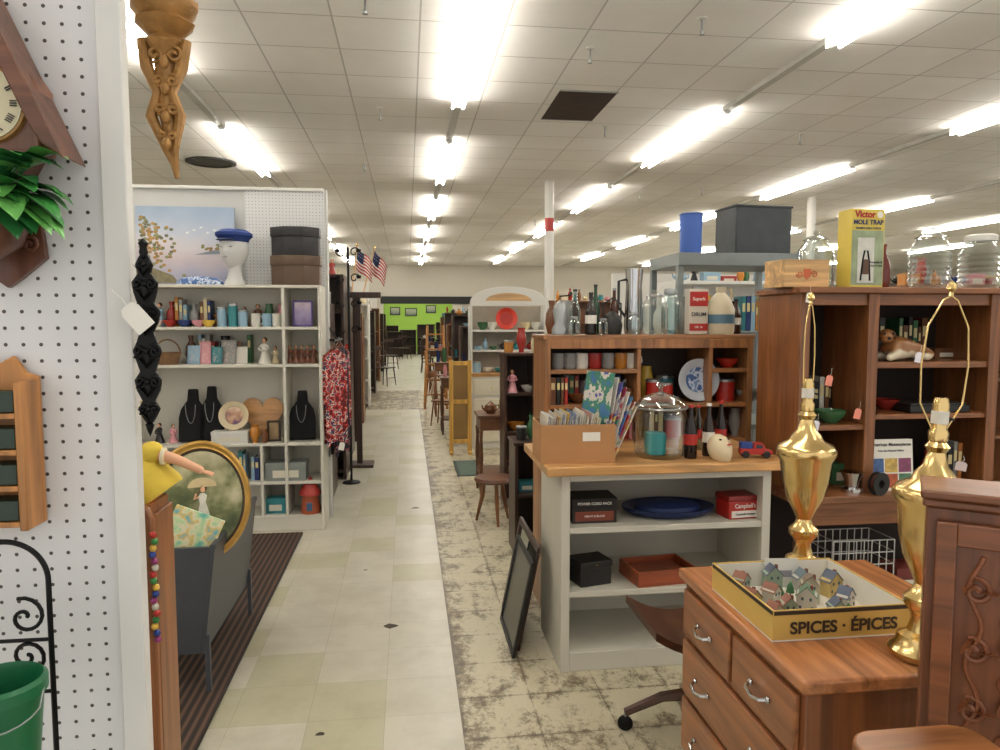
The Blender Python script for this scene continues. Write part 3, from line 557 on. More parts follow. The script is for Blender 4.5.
figurine((sx(264,ys),ys,1.27),.2,('white','#dcd8cc'),WH,'figurines');figurine((sx(274,ys),ys+.03,1.27),.13,('cream','#d0c09a'),WH,'figurines')
for u in(289,295,301,307,313):figurine((sx(u,ys),ys,1.27),.14,('brown','#6b3f2a'),WH,'brown figurines')
def bust(u,h,w):
    e=thing('necklace_bust','black velvet necklace display bust on white bookcase','jewellery display',(sx(u,ys),ys+.02,.677),0,'necklace display busts')
    part(G().prism([(-w/2,0),(w/2,0),(w*.5,h*.45),(w*.42,h*.62),(w*.2,h*.78),(w*.17,h),(-w*.17,h),(-w*.2,h*.78),(-w*.42,h*.62),(-w*.5,h*.45)],-.04,.01,VELVET),'form',e,rot=(-.12,0,0),bev=.01)
    part(G().tube([(w*.18*math.cos(pi*i/14+pi),-.055,h*.72-h*.35*math.sin(pi*i/14)) for i in range(15)],.003,STEEL,5),'necklace',e)
bust(189,.4,.2);bust(208,.42,.18);bust(300,.38,.2)
e=thing('heart_board','heart shaped light wooden cutting board standing','board',(sx(258,ys),ys+.08,.677),0,None,-.1)
pts=[]
for i in range(40):
    t=2*pi*i/40;X=16*math.sin(t)**3;Z=13*math.cos(t)-5*math.cos(2*t)-2*math.cos(3*t)-math.cos(4*t);pts.append((X*.0098,.19+Z*.0112))
part(G().prism(pts,-.02,0,wood('#b98a58','x')),'board',e,bev=.003)
def plate(loc,r,m1,m2,label,rx=-.15,stand=True,name='plate',rz=0):
    e=thing(name,label,'plate',loc,rz,None,rx);g=G();g.T=Matrix.Translation((0,0,r))@Matrix.Rotation(pi/2,4,'X')
    g.lathe([(0,.004),(r*.62,.004),(r*.7,.012),(r,.02),(r,.016),(r*.7,.004),(r*.6,-.002),(0,-.002)],m1,seg=32);part(g,'rim',e)
    g=G();g.T=Matrix.Rotation(pi/2,4,'X');g.lathe([(0,.0055),(r*.6,.0055)],m2,seg=28);part(g,'decoration',e,(0,0,r))
    if stand:part(G().tube([(-r*.4,-.03,.01),(-r*.4,.01,0.0),(-r*.35,.05,r*.9)],.003,BRW).tube([(r*.4,-.03,.01),(r*.4,.01,0),(r*.35,.05,r*.9)],.003,BRW),'easel',e)
    return e
plate((sx(231,5.62),5.62,.77),.11,plain('#cdbd9c',.25),ramp('plate_lady',[(0,'#2a3560'),(.4,'#6a4a6a'),(.5,'#b3886a'),(.7,'#e0c8b0')],(0,0,2),.5,.8,14),'decorated collector plate with portrait of a lady')
carton((sx(228,5.62),5.62,.675),.26,.12,.093,('white','#d4d2cc'),WH,name='gift_box',label='flat white gift box lying on white bookcase')
frame_pic('framed_picture','small dark framed picture on white bookcase',(sx(272,ys),ys-.02,.675),.1,.16,DKW,ramp('pf1',[(0,'#4a3526'),(.6,'#a58b62')],(0,0,2),.5,.6,12),.015,.015)
vase((sx(252,5.6),5.6,.675),.04,.14,('amber','#b4752c'),1,WH,None);vase((sx(262,5.6),5.6,.675),.03,.1,('brown','#6b4226'),2,WH,None)
carton((sx(284,5.66),5.66,.38),.3,.16,.14,('grey','#7f8580'),WH,name='keepsake_box',label='grey patterned keepsake box with lace edge on bookcase')
goods(sx(262,ys),sx(280,ys),ys,.12,.2,5,WH,'kc')
e=thing('lantern_figure','small red and brown ceramic house figure on shelf','figurine',(sx(307,5.62),5.62,.12))
part(G().lathe([(0,0),(.07,0),(.075,.03),(.055,.14),(.05,.15),(0,.15)],TERR),'body',e);part(G().lathe([(.085,0),(.08,.02),(.04,.09),(.01,.13),(0,.14)],plain('#9c2b22',.4)),'roof',e,(0,0,.145));part(G().box(-.02,.02,-.075,-.05,.03,.09,plain('#3a5a7a',.4)),'door',e)
goods(sx(152,ys),sx(255,ys),ys,.38,.25,15,WH,'kcbt');goods(sx(150,ys),sx(178,ys),ys,.675,.4,16,WH,'vfb',dens=2)
LAND=ramp('landscape_painting',[(0,'#7f86a0'),(.2,'#a9a8bc'),(.38,'#c9bcc0'),(.5,'#d3cdd2'),(.62,'#c2c8d6'),(.8,'#a9b8cc'),(1,'#8fa3bd')],(0.1,0,1.4),.5,.3,5,.5)
e=thing('landscape_painting','unframed misty lake landscape painting with autumn trees','painting',(sx(187,5.8),5.84,1.861),0,None,-.03)
w,h=.72,.6;part(G().box(-w/2,w/2,-.02,0,-h/2,h/2,LAND),'canvas',e,(0,0,h/2),bev=.001)
g=G();rr=random.Random(5);TRS=[plain(c,.8,0,.4,40) for c in('#9a7c50','#85865e','#b08a54','#70705a')]
for i in range(110):
    px=-w/2+.03+abs(rr.gauss(0,.1));pz=.2+rr.random()*.34-abs(px+w/2)*.4
    if pz<h-.03:g.sph((px,-.0205,pz),.015,.001,.012,TRS[i%4],8,6)
for i in range(22):g.sph((.1+rr.random()*.23,-.0205,.265+rr.random()*.05),.013,.001,.009,TRS[i%4],8,6)
g.prism([(-w/2,.02),(-.05,.02),(-.1,.08),(-w/2,.18)],-.0225,-.02,plain('#7a7258',.8,0,.4,30));g.prism([(.06,.235),(.35,.25),(.35,.28),(.2,.27)],-.0225,-.02,plain('#87909a',.8))
for k in range(5):
    bx_,bz_=.0+.05*k,.40+.02*(k%3);g.prism([(bx_,bz_),(bx_+.014,bz_+.012),(bx_+.02,bz_+.003),(bx_+.03,bz_+.013),(bx_+.02,bz_-.003)],-.0225,-.02,plain('#ecebe6',.6))
part(g,'painted_scenery',e)
e=thing('mannequin_head','white foam mannequin head wearing a navy cap','mannequin head',(sx(237,5.66),5.64,1.861),-.35)
MF=plain('#cfcfcc',.6,0,.02);g=G();headg(g,(0,0,.26),.13,MF,30,26);part(g,'head',e)
part(G().lathe([(0,0),(.08,0),(.075,.02),(.055,.05),(.048,.1),(.055,.16)],MF),'neck',e)
g=G()
for s in(-1,1):g.sph((s*.038,-.105,.275),.016,.006,.006,plain('#9a9a98',.6),10,6)
g.sph((0,-.122,.2),.022,.006,.007,plain('#a8a4a2',.6),10,6);part(g,'face_details',e)
g=G();g.lathe([(.098,-.01),(.104,.01),(.128,.035),(.128,.055),(.09,.08),(0,.09)],plain('#1b3574',.8,0,.15),ay=1.12,seg=26);g.sph((0,-.115,.0),.07,.05,.01,plain('#15295c',.5));part(g,'cap',e,(0,0,.325))
part(G().lathe([(.17,0),(.165,.025),(.12,.05),(.05,.06),(0,.062)],ramp('cloth_blue',[(0,'#3e5f95'),(.5,'#c8d2e0'),(.6,'#7a92ba')],(0,0,0),.5,1.4,30,const=True),ay=.4),'cloth_body',thing('round_cloth_mat','blue and white quilted cloth draped over shelf top','cloth',(sx(200,5.6),5.63,1.861)))
for i,(z,w,h,m,c) in enumerate(((1.861,.38,.22,'#54402f','brown'),(2.082,.37,.21,'#232022','black'))):
    e=thing('hat_box',f'{c} octagonal hat box stacked on bookcase top','box',(sx(298,5.7),5.69,z),0,'hat boxes');mm=plain(m,.5)
    o8=lambda r:[(r*1.05*math.cos(pi/8+pi*k/4),r*.82*math.sin(pi/8+pi*k/4)) for k in range(8)]
    part(G().prismz(o8(w/2*.96),0,h*.66,mm),'body',e,bev=.003);part(G().prismz(o8(w/2),h*.66,h,mm),'lid',e,bev=.003)
def shirt(x,y,z,m,label,h=.55,w=.3,rz=1.2):
    e=thing('hanging_shirt',label,'clothing',(x,y,z),rz,'hanging garments')
    def f(a,b):
        x=(a-.5)*w*(1+.3*b);return (x,-.02-.015*math.sin(a*pi*7)*b-.01*math.sin(b*7+a*3),-b*h-.05*abs(a-.5)*2)
    g=G();g.grid(f,20,14,m);g.grid(lambda a,b:(lambda p:(p[0],-p[1],p[2]))(f(a,b)),20,14,m);part(g,'body',e)
    g=G()
    for s in(-1,1):g.tube([(s*w*.46,0,-.05),(s*w*.56,0,-.18),(s*w*.58,0,-h*.6)],[.03,.03,.028],m,10)
    part(g,'sleeves',e)
    g=G();g.tube([(-w*.45,0,-.04),(0,0,.03),(w*.45,0,-.04)],.005,BRW);g.tube([(0,0,.03),(0,0,.05),(.01,0,.065),(.02,0,.05)],.002,STEEL,6);part(g,'hanger',e);return e
FR=ramp('red_floral',[(0,'#5c1216'),(.35,'#b02a2c'),(.52,'#d8c8b8'),(.6,'#2d3556'),(.72,'#a3333a')],(0,0,0),.5,1.8,26,.8,const=True)
FB=ramp('dark_floral',[(0,'#1c1a24'),(.5,'#4a2a38'),(.62,'#b06a70'),(.7,'#20283c')],(0,0,0),.5,1.6,22,.8,const=True)
shirt(-.565,5.70,1.38,FR,'red floral print blouse hanging at bookcase end',.70,.2,1.0);shirt(-.555,5.98,1.40,FB,'dark floral print dress hanging beside blouse',.85,.2,1.2);shirt(-.56,6.22,1.38,FR,'red floral print blouse hanging behind dark dress',.65,.2,1.2)
e=thing('garment_rail','short black wall mounted garment rail beside bookcase','clothes rack',(-.56,5.94,1.43))
part(G().tube([(0,-.3,.01),(0,.40,.01)],.009,IRON),'rail',e);part(G().tube([(-.07,.0,.01),(0,0,.01)],.01,IRON),'bracket',e);part(G().tube([(-.07,.0,.12),(0,0,.01)],.006,IRON),'brace',e)
tag((sx(338,5.3),5.5,.68),.04,.06,where='blouse hem')
for k,(xa,xb,ya,yb_,h) in enumerate(((-1.2,-.68,6.5,7.0,1.75),(-1.2,-.62,7.3,7.8,2.05))):
    e=shelving('dark_bookcase','tall dark wooden shelf unit beside the aisle','shelving',xa,xb,ya,yb_,0,h,[.1,.5,.9,1.3]+([1.7] if k else []),DKW,.03)
    for i,z in enumerate([.5,.9,1.3]):goods(xa+.05,xb-.05,ya+.15,z,.3,40+i+10*k,'dark shelf unit','vbkt')
    goods(xa+.05,xb-.05,ya+.2,h,.35,47+k,'dark shelf top','vfto',None,3)
e=thing('iron_candelabra','tall black wrought iron candelabra with scrolls','candelabra',(sx(349,7.15),7.15,0))
part(G().tube([(0,0,0.02),(0,0,2.3)],.012,IRON),'stem',e);part(G().lathe([(0,0),(.09,0),(.08,.015),(.02,.03),(0,.03)],IRON),'base',e)
for zz in(1.5,1.75,2.0,2.25):
    for s in(-1,1):
        g=G();g.tube(sc(s*.06,zz,.008,.055,pi*2,0 if s>0 else pi*1.0),.006,IRON,6);g.lathe([(0,0),(.02,0),(.025,.03)],IRON,c=(s*.1,0,zz+.0),seg=10);part(g,'scroll_arm',e)
FRD=plain('#a51f2b',.7,0,.05);FWH=plain('#d6d2ca',.7,0,.03);FNV=plain('#1c2650',.7,0,.05)
def flag(u,y,z,lean):
    e=thing('national_flag','small american flag on wooden stick beside aisle','flag',(sx(u,y),y,z),0,'national flags',0,lean)
    part(G().tube([(0,0,-.40),(0,0,.1)],.006,PINEZ),'pole',e);part(G().sph((0,0,.11),.012,.012,.018,BRASS,8,6),'finial',e)
    g=G();g.grid(lambda a,b:(.01+a*.17+.02*b*a,.02*math.sin(a*9),.08-b*.22-a*.13-.01*math.sin(a*7)),16,13,FRD,lambda i,j:FNV if (i<7 and j<7) else (FRD if j%2==0 else FWH))
    for i in range(4):
        for j in range(3):g.sph((.03+i*.02,-.006+.02*math.sin((.1+i*.1)*9),.055-j*.03-i*.012),.004,.004,.004,FWH,6,4)
    part(g,'cloth',e);return e
flag(357,8.0,2.30,.12);flag(373,8.06,2.28,.25)
e=thing('flag_stand','dark wooden post holding flags beside aisle','post',(sx(358,8.0),8.0,0));part(G().box(-.03,.03,-.03,.03,0,1.84,DKW),'post',e);part(G().box(-.12,.25,-.06,.08,1.84,1.9,DKW),'holder',e);part(G().box(-.15,.15,-.15,.15,0,.03,DKW),'foot',e)
for k,(y,h,m,lab) in enumerate(((8.5,2.0,DKW,'dark'),(9.6,1.9,DKW,'dark'),(11.3,1.7,BRW,'brown'),(13.4,1.9,WHITE,'white'),(16,1.8,DKW,'dark'),(19,1.9,BRW,'brown'),(22.5,1.8,DKW,'dark'),(25.5,1.8,DKW,'dark'))):
    sh=[.1,.5,.9,1.3];x1=-.66-.012*k
    shelving('display_shelf',f'{lab} wooden display shelf facing down the aisle','shelving',x1-1.0,x1,y,y+.5,0,h,sh,m,.03)
    if k<5:goods(x1-.45,x1-.05,y+.2,h,.35,300+k,f'{lab} display shelf','vto',None,2)
g=G();g.box(-2.5,-.75,14.4,14.5,0,2.35,WHITE);struct(g,'wall_divider')
g=G();g.box(-2.5,-.85,20.4,20.5,0,2.3,WHITE);struct(g,'wall_divider_b')
# ================================================================ COUNTER
x0,x1=.675,1.665;y0,y1=3.11,3.6;zc=.957
CTW=plain('#c8c4b6',.45,0,.06,4)
e=thing('display_counter','white painted counter with open shelves and wooden top','counter',(1.16,3.36,0))
wb(e,'worktop',.6,1.745,3.06,3.70,zc-.042,zc,PINE,.006,'honey butcher block wooden top')
zl=zc-.042
for a in(x0,x1-.04):wb(e,'side_panel',a,a+.04,y0,y1,0,zl,CTW)
wb(e,'back_panel',x0+.04,x1-.04,y1-.015,y1,0,zl,CTW,0);wb(e,'shelf',x0+.04,x1-.04,y0+.005,y1-.015,.64,.668,CTW);wb(e,'shelf',x0+.04,x1-.04,y0+.005,y1-.015,.345,.373,CTW);wb(e,'plinth',x0+.04,x1-.04,y0+.005,y0+.03,0,.09,CTW);wb(e,'bottom_shelf',x0+.04,x1-.04,y0+.03,y1-.015,.06,.09,CTW);wb(e,'top_rail',x0+.04,x1-.04,y0,y0+.02,zl-.035,zl,CTW)
yc=3.26
e=thing('game_box','dark boxed set with printed lid on counter shelf','box',(sx(592,yc),yc,.668))
part(G().box(-.105,.105,-.08,.08,0,.065,plain('#2c2420',.5)),'body',e,bev=.002);part(G().box(-.108,.108,-.083,.083,.065,.115,plain('#1b1715',.5)),'lid',e,bev=.002);part(G().box(-.09,.09,-.002,0,.012,.055,plain('#7a3b28',.5)),'label_panel',e,(0,-.081,0))
text('POWER CORD PACK',.017,PAPER,e,(0,-.0855,.092));text('HEAVY & BLACK',.013,PAPER,e,(0,-.0855,.034))
DB_=plain('#0f2350',.4,0,.15)
e=thing('serving_tray','flat oval dark blue serving dish on counter shelf','dish',(sx(672,3.3),3.315,.668))
part(G().lathe([(0,0),(.16,0),(.2,.01),(.225,.032),(.225,.04),(.205,.038),(.18,.024),(0,.022)],DB_,seg=44,ay=.72),'dish_body',e);part(G().lathe([(0,.024),(.16,.028),(.15,.045),(.09,.056),(0,.06)],plain('#152c60',.6,0,.2),seg=36,ay=.7),'lid',e)
e=thing('biscuit_tin','red rectangular tin with white lettering on shelf','tin',(sx(739,yc),3.22,.668),.1)
part(G().box(-.085,.085,-.06,.06,0,.085,RED),'body',e,bev=.006);part(G().box(-.088,.088,-.063,.063,.085,.11,plain('#7d1a15',.35)),'lid',e,bev=.004);part(G().box(-.07,.07,-.001,0,.008,.04,PAPER),'label_panel',e,(0,-.0605,0))
tx=text("Campbell's",.029,PAPER,e,(0,-.0615,.062));tx.scale=(.85,1,1);text('Campbell\'s Recipes',.013,BLACK,e,(0,-.063,.024))
e=thing('storage_box','small black wooden box with lid on counter shelf','box',(sx(592,3.24),3.24,.373),.25)
part(G().box(-.08,.08,-.065,.065,0,.085,BLACK),'body',e,bev=.004);part(G().box(-.084,.084,-.069,.069,.085,.115,BLACK),'lid',e,bev=.004);part(G().cyl((0,-.07,.1),.006,.003,BRASS,10),'clasp',e)
e=thing('wooden_tray','open red brown wooden tray box on counter shelf','tray',(sx(661,3.26),3.25,.374),.12)
TM=wood('#8f4526','x');part(G().box(-.15,.15,-.11,.11,0,.01,TM),'base',e)
for a in((-.15,.15,-.11,-.1),(-.15,.15,.1,.11),(-.15,-.14,-.1,.1),(.14,.15,-.1,.1)):part(G().box(a[0],a[1],a[2],a[3],0.01,.07,TM),'side_panel',e,bev=.002)
part(G().box(-.14,.12,-.09,.09,.035,.045,wood('#7a3a20','x')),'insert_panel',e)
# hutch behind counter
HWc='#91623a';HW=wood(HWc);HWX=wood(HWc,'x');HX0=.72;HX1=sx(753,3.76);HD=sx(712,3.76);HM=sx(640,3.76)
e=shelving('wooden_hutch','brown wooden hutch bookcase standing behind the counter','shelving',HX0,HX1,3.76,4.1,0,1.52,[.5,.945,1.145],HW,.022,[(HM,.945,1.495),(HD,.945,1.495)],back=plain('#3a281f',.6),over=.01,stile=.03,ms=HWX)
wb(e,'shelf',HX0+.022,HM-.011,3.765,4.09,1.313,1.335,HWX);wb(e,'shelf',HD+.011,HX1-.022,3.765,4.09,1.313,1.335,HWX)
yh=3.86;HH='brown hutch'
for u,c in((558,'grey'),(570,'grey'),(582,'white'),(595,'red'),(608,'grey'),(621,'amber'),(632,'white')):mug((sx(u,yh),yh,1.335),.036,.085,(c,PD[c]),HH,'mugs on the hutch')
RP=[('red','#a8281e'),('cream','#d0c09a'),('brown','#6b4226'),('grey','#8a8a86'),('black','#1c1b1b')]
goods(sx(548,yh),sx(632,yh),yh,1.145,.16,62,HH,'bcmtkc',RP,4);goods(sx(552,yh),sx(634,yh),yh+.13,1.145,.16,71,HH,'ktv',None,4)
goods(sx(718,yh),sx(745,yh),yh,1.335,.13,64,HH,'mb',RP,3)
goods(sx(552,yh),sx(632,yh),yh,.945,.18,65,HH,'kb',None,3);goods(sx(718,yh),sx(745,yh),yh,1.145,.16,67,HH,'tb',RP,3)
goods(sx(650,yh),sx(702,yh),yh,.945,.18,68,HH,'tvk',RP,3);goods(sx(718,yh),sx(745,yh),yh,.945,.18,69,HH,'tv',RP,3)
goods(sx(646,yh),sx(684,yh),yh+.13,1.145,.28,72,HH,'vtk',None,4)
tin((sx(654,yh),yh-.0,1.145),.04,.13,('red','#a8281e'),HH,'tins on the hutch');tin((sx(668,yh),yh+.02,1.145),.04,.11,('red','#a8281e'),HH,'tins on the hutch')
plate((sx(699,3.84),3.83,1.15),.118,plain('#bfc6ce',.2),ramp('plate_blue',[(0,'#3c5a8c'),(.45,'#b8c4d4'),(.6,'#6f88b0')],(0,0,0),.5,1.6,24,const=True),'blue and white china plate displayed on edge',-.1,False)
zt=1.521;yp=3.92
def onh(u):return (sx(u,yp),yp,zt)
e=thing('coffee_grinder','black and silver manual coffee grinder on hutch','grinder',onh(560));part(G().lathe([(0,0),(.045,0),(.045,.03),(.03,.06),(.04,.13),(.025,.17),(0,.19)],STEEL),'body',e);part(G().tube([(0,0,.19),(0,0,.21),(.06,0,.215)],.004,IRON),'crank',e);part(G().sph((.06,0,.225),.01,.01,.012,BLACK,8,6),'knob',e)
bottle((sx(577,yp),yp+.05,zt),.03,.25,'clear glass soda bottle on hutch top',GLB,BLACK)
bottle((sx(589,yp),yp-.04,zt),.032,.23,'dark glass bottle with label on hutch top',plain('#20160f',.1),BLACK,PAPER)
e=thing('kettle','black metal kettle with handle on hutch top','kettle',(sx(611,yp),yp-.02,zt));part(G().lathe([(0,0),(.05,0),(.058,.05),(.045,.1),(.02,.12),(0,.13)],BLACK),'body',e);part(G().tube([(-.05,0,.08),(-.05,0,.17),(0,0,.2),(.05,0,.17),(.05,0,.08)],.005,BLACK),'handle',e);part(G().tube([(-.05,0,.05),(-.09,0,.1)],[.014,.008],BLACK),'spout',e)
e=thing('metal_pitcher','tall stainless steel pitcher with black handle','pitcher',(sx(634,4.02),4.03,zt));part(G().lathe([(0,0),(.05,0),(.055,.05),(.045,.27),(.052,.37),(.047,.37),(.04,.27),(0,.05)],CHROME,seg=24),'body',e);part(G().tube([(-.045,0,.31),(-.09,0,.3),(-.09,0,.15),(-.05,0,.1)],.008,BLACK),'handle',e)
jar((sx(651,yp),yp-.06,zt),.072,.24,'large clear glass lidded jar on hutch top',None,GL,'hutch jars');jar((sx(673,yp),yp+.05,zt),.05,.26,'clear glass jar with steel lid on hutch',STEEL,GLB,'hutch jars')
jar((sx(629,yp),yp-.09,zt),.032,.12,'small clear glass jar on hutch top',STEEL,GL,'hutch jars');jar((sx(570,yp),yp-.1,zt),.028,.1,'small clear glass jar on hutch top',STEEL,GL,'hutch jars');jar((sx(598,yp),yp-.11,zt),.026,.09,'small clear glass jar on hutch top',STEEL,GL,'hutch jars')
bottle((sx(600,yp),yp+.1,zt),.026,.28,'green glass bottle on hutch top',plain('#27422c',.08),BLACK);bottle((sx(619,yp),yp+.1,zt),.026,.26,'brown glass bottle on hutch top',plain('#4a2412',.08),STEEL)
e=thing('printed_tin','red and white printed tin box on hutch top','tin',(sx(696,3.86),3.86,zt));part(G().box(-.055,.055,-.035,.035,0,.25,plain('#c9c0b0',.4)),'body',e,bev=.004);part(G().box(-.052,.052,-.001,0,.155,.235,RED),'label_panel',e,(0,-.0355,0));part(G().box(-.052,.052,-.001,0,.02,.06,RED),'label_panel',e,(0,-.0355,0));part(G().box(-.02,.02,-.02,.02,.25,.265,STEEL),'cap',e)
text('Superb',.026,PAPER,e,(0,-.037,.195));text('DRUM',.03,BLACK,e,(0,-.037,.11));text('OIL 16',.016,PAPER,e,(0,-.037,.04))
e=thing('stoneware_jug','cream stoneware jug with finger handle on hutch','jug',(sx(720,3.85),3.85,zt));part(G().lathe([(0,0),(.072,0),(.078,.02),(.078,.14),(.052,.2),(.024,.23),(.028,.26),(.02,.26),(0,.24)],plain('#c2b69a',.3)),'body',e);part(G().tube([(.02,0,.24),(.06,0,.25),(.067,0,.21),(.052,0,.195)],.007,plain('#b0a080',.3)),'handle',e);part(G().lathe([(.0785,0),(.0785,.05)],plain('#4a6a7a',.3)),'label_band',e,(0,0,.06))
bottle((sx(742,3.9),3.98,zt),.03,.2,'amber glass bottle on hutch top',plain('#3a1c0c',.1),BLACK,PAPER)
for u,c in((552,'brown'),(568,'grey'),(660,'white'),(683,'grey'),(708,'teal'),(733,'black')):vase((sx(u,4.04),4.06,zt),.035,.19,(c,PD[c]),rnd.randint(0,2),'hutch top','vases on hutch top')
# on counter
e=thing('cardboard_box','open brown cardboard box filled with magazines','box',(sx(577,3.2),3.27,zc),-.03);KB=plain('#a87a4e',.75,0,.06);w,d,h=.17,.13,.175
for a in((-w,w,-d,-d+.004),(-w,w,d-.004,d),(-w,-w+.004,-d+.004,d-.004),(w-.004,w,-d+.004,d-.004)):part(G().box(a[0],a[1],a[2],a[3],0,h,KB),'side_panel',e)
part(G().box(-w+.004,w-.004,-d+.004,d-.004,0,.004,KB),'bottom_panel',e);part(G().box(-.04,.04,-.001,0,.1,.14,PAPER),'shipping_label',e,(.06,-d,-.0))
rr=random.Random(77);xb=sx(577,3.2)
for i in range(26):
    c=rr.choice(['#c9c4b8','#9fa6b0','#c9c0a8','#b8b4ac','#d8d2c4','#a87a70','#6a7ca0','#c2a24a'])
    g=G();g.box(-.002,.002,-.1,.1,0,rr.uniform(.195,.225),plain(c,.4));g.box(-.0012,.0012,-.101,.101,.004,.19,PAPER)
    solo(g,'magazine','thin glossy magazine standing on edge in cardboard box','magazine',(xb-.155+i*.0085,3.27+rr.uniform(-.01,.01),zc+.006),-.03+rr.uniform(-.02,.02),'magazines in the box',0,.10+.006*i)
MGC=['#3f6f9c','#b0553f','#c9b46a','#3f7c6a','#c6c0b8','#5a5aa0','#9c3a4a','#d2ccc0']
for i in range(8):
    MG=ramp('magazine_cover',[(0,MGC[i]),(.42,MGC[(i+3)%8]),(.55,'#c8c2b8'),(.68,MGC[(i+5)%8])],(0,0,0),.5,1.6,12+i,.25,const=True)
    solo(G().box(-.002,.002,-.10,.10,0,.40-.018*i,MG),'comic_magazine','thin glossy colourful magazine leaning out of box','magazine',(xb+.075+i*.007,3.25,zc+.008),.42,'leaning glossy magazines',0,.16+.055*i)
e=thing('glass_canister','large glass canister with domed glass lid on counter','glass container',(sx(661,3.28),3.27,zc));k=1.08
part(G().lathe([(0,0),(.1*k,0),(.105*k,.015),(.114*k,.02),(.116*k,.20),(.107*k,.22),(.11*k,.23)],GL,seg=36),'body',e);part(G().lathe([(.114*k,0),(.107*k,.02),(.078*k,.05),(.03,.07),(.012,.075),(.01,.09),(.024,.105),(.016,.12),(0,.122)],GL,seg=30),'lid',e,(0,0,.23));part(G().lathe([(.115*k,0),(.118*k,.005),(.115*k,.01)],STEEL,seg=36),'rim_band',e,(0,0,.227))
solo(G().lathe([(0,0),(.05,0),(.052,.08),(.045,.1),(0,.1)],plain('#2f8a8c',.3)),'tea_cup','small teal cup inside the glass canister','cup',(sx(655,3.28),3.25,zc+.016))
bottle((sx(693,3.2),3.2,zc),.03,.25,'dark cola bottle with red and white band',plain('#1c0f0a',.08),RED,RED,'cola bottles');bottle((sx(711,3.25),3.25,zc),.029,.25,'dark cola bottle with white band',plain('#241710',.08),PAPER,PAPER,'cola bottles');bottle((sx(726,3.3),3.33,zc),.029,.25,'dark cola bottle with red and white band',plain('#1c0f0a',.08),RED,RED,'cola bottles');bottle((sx(702,3.4),3.42,zc),.028,.22,'clear glass bottle with red label',GLB,RED,RED,'cola bottles')
e=thing('ceramic_mask','cream ceramic face mask lying on counter','mask',(sx(724,3.13),3.14,zc+.05),.2,None,-.9);g=G();headg(g,(0,0,0),.068,plain('#d8c7a4',.4));part(g,'face',e)
g=G()
for s in(-1,1):g.sph((s*.02,-.056,.008),.009,.003,.005,BLACK,8,6)
g.sph((0,-.066,-.033),.014,.004,.005,RED,8,6);part(g,'painted_features',e)
e=thing('toy_truck','small red and blue vintage toy truck on counter','toy',(sx(760,3.16),3.17,zc),-.2)
part(G().prism([(-.075,.018),(.07,.018),(.075,.035),(.04,.042),(.03,.07),(-.01,.072),(-.015,.045),(-.075,.045)],-.025,.025,RED),'body',e,bev=.003)
part(G().box(-.072,-.02,-.024,.024,.046,.072,plain('#1f3f86',.4)),'cargo',e,bev=.002);part(G().box(-.004,.026,-.0262,-.025,.048,.064,glass('#30404a',.5)),'window',e)
for xx in(-.05,.045):
    for yy in(-.028,.02):g=G();g.T=Matrix.Rotation(pi/2,4,'X');g.lathe([(0,-.004),(.016,-.004),(.018,0),(.016,.004),(0,.004)],BLACK,seg=16);part(g,'wheel',e,(xx,yy+.004,.018))
e=frame_pic('leaning_frame','dark wooden picture frame leaning against counter side',(.525,3.62,.0),.56,.52,DKW,glass('#9a968a',.5),.035,.018);e.rotation_euler=(-.2,0,-pi/2)
e=frame_pic('leaning_frame','black thin picture frame leaning against counter side',(.49,3.5,.0),.46,.47,BLACK,plain('#4a4a45',.3),.025,.015);e.rotation_euler=(-.2,0,-pi/2)
# ================================================================ RIGHT BOOKCASE
RC_='#81512e';RW=wood(RC_);RWX=wood(RC_,'x');BY=3.2;BX0=1.83;BX1=2.87;zT=1.755;DVX=sx(870,BY)
e=thing('large_bookcase','large brown wooden bookcase with dark backed compartments','shelving',((BX0+BX1)/2,3.4,0))
RB=plain('#2a1e18',.8);zb=.77
for a in(BX0,DVX,BX1-.03):wb(e,'side_panel',a,a+.03,BY,BY+.4,zb,zT-.03,RW)
wb(e,'top_panel',BX0-.02,BX1+.02,BY-.03,BY+.4,zT-.03,zT,RWX,.006);wb(e,'back_panel',BX0+.03,BX1-.03,BY+.39,BY+.4,.05,zT-.03,RB,0)
wb(e,'top_rail',BX0+.03,BX1-.03,BY+.002,BY+.022,zT-.085,zT-.03,RWX)
for a,b in((BX0,BX0+.05),(DVX-.015,DVX+.04),(BX1-.055,BX1)):wb(e,'face_stile',a,b,BY-.012,BY-.0005,zb,zT-.03,RW)
M1=sz(900,362,BY);M2=sz(850,425,BY)
wb(e,'shelf',DVX+.03,BX1-.03,BY,BY+.39,M1-.03,M1,RWX);wb(e,'shelf',BX0+.03,DVX,BY,BY+.39,M2-.025,M2,RWX);wb(e,'shelf',DVX+.03,BX1-.03,BY,BY+.39,1.12,1.145,RWX)
wb(e,'desk_top',BX0-.04,BX1+.02,BY-.08,BY+.4,.735,zb,RWX,.006);wb(e,'apron',BX0,BX1,BY-.04,BY-.02,.62,.735,RWX)
for a in(BX0,BX1-.05):
    for b in(BY-.05,BY+.34):wb(e,'leg',a,a+.05,b,b+.05,0,.62 if b<BY else .735,RW)
wb(e,'lower_shelf',BX0+.05,BX1-.05,BY-.04,BY+.38,.2,.225,RWX)
z=zT+.001;yy=3.3
e=thing('wooden_crate','small pale wooden box with printed crest','crate',(sx(797,3.3),3.32,z),.03);w=.115;KW=wood('#c9a06a','x')
for a in((-w,w,-.09,-.08),(-w,w,.08,.09),(-w,-w+.01,-.08,.08),(w-.01,w,-.08,.08)):part(G().box(a[0],a[1],a[2],a[3],0,.13,KW),'side_panel',e,bev=.001)
part(G().box(-w+.01,w-.01,-.08,.08,.122,.13,KW),'lid',e)
g=G();g.prism([(-.018,.05),(0,.035),(.018,.05),(.018,.085),(-.018,.085)],-.002,0,plain('#b5562a',.5))
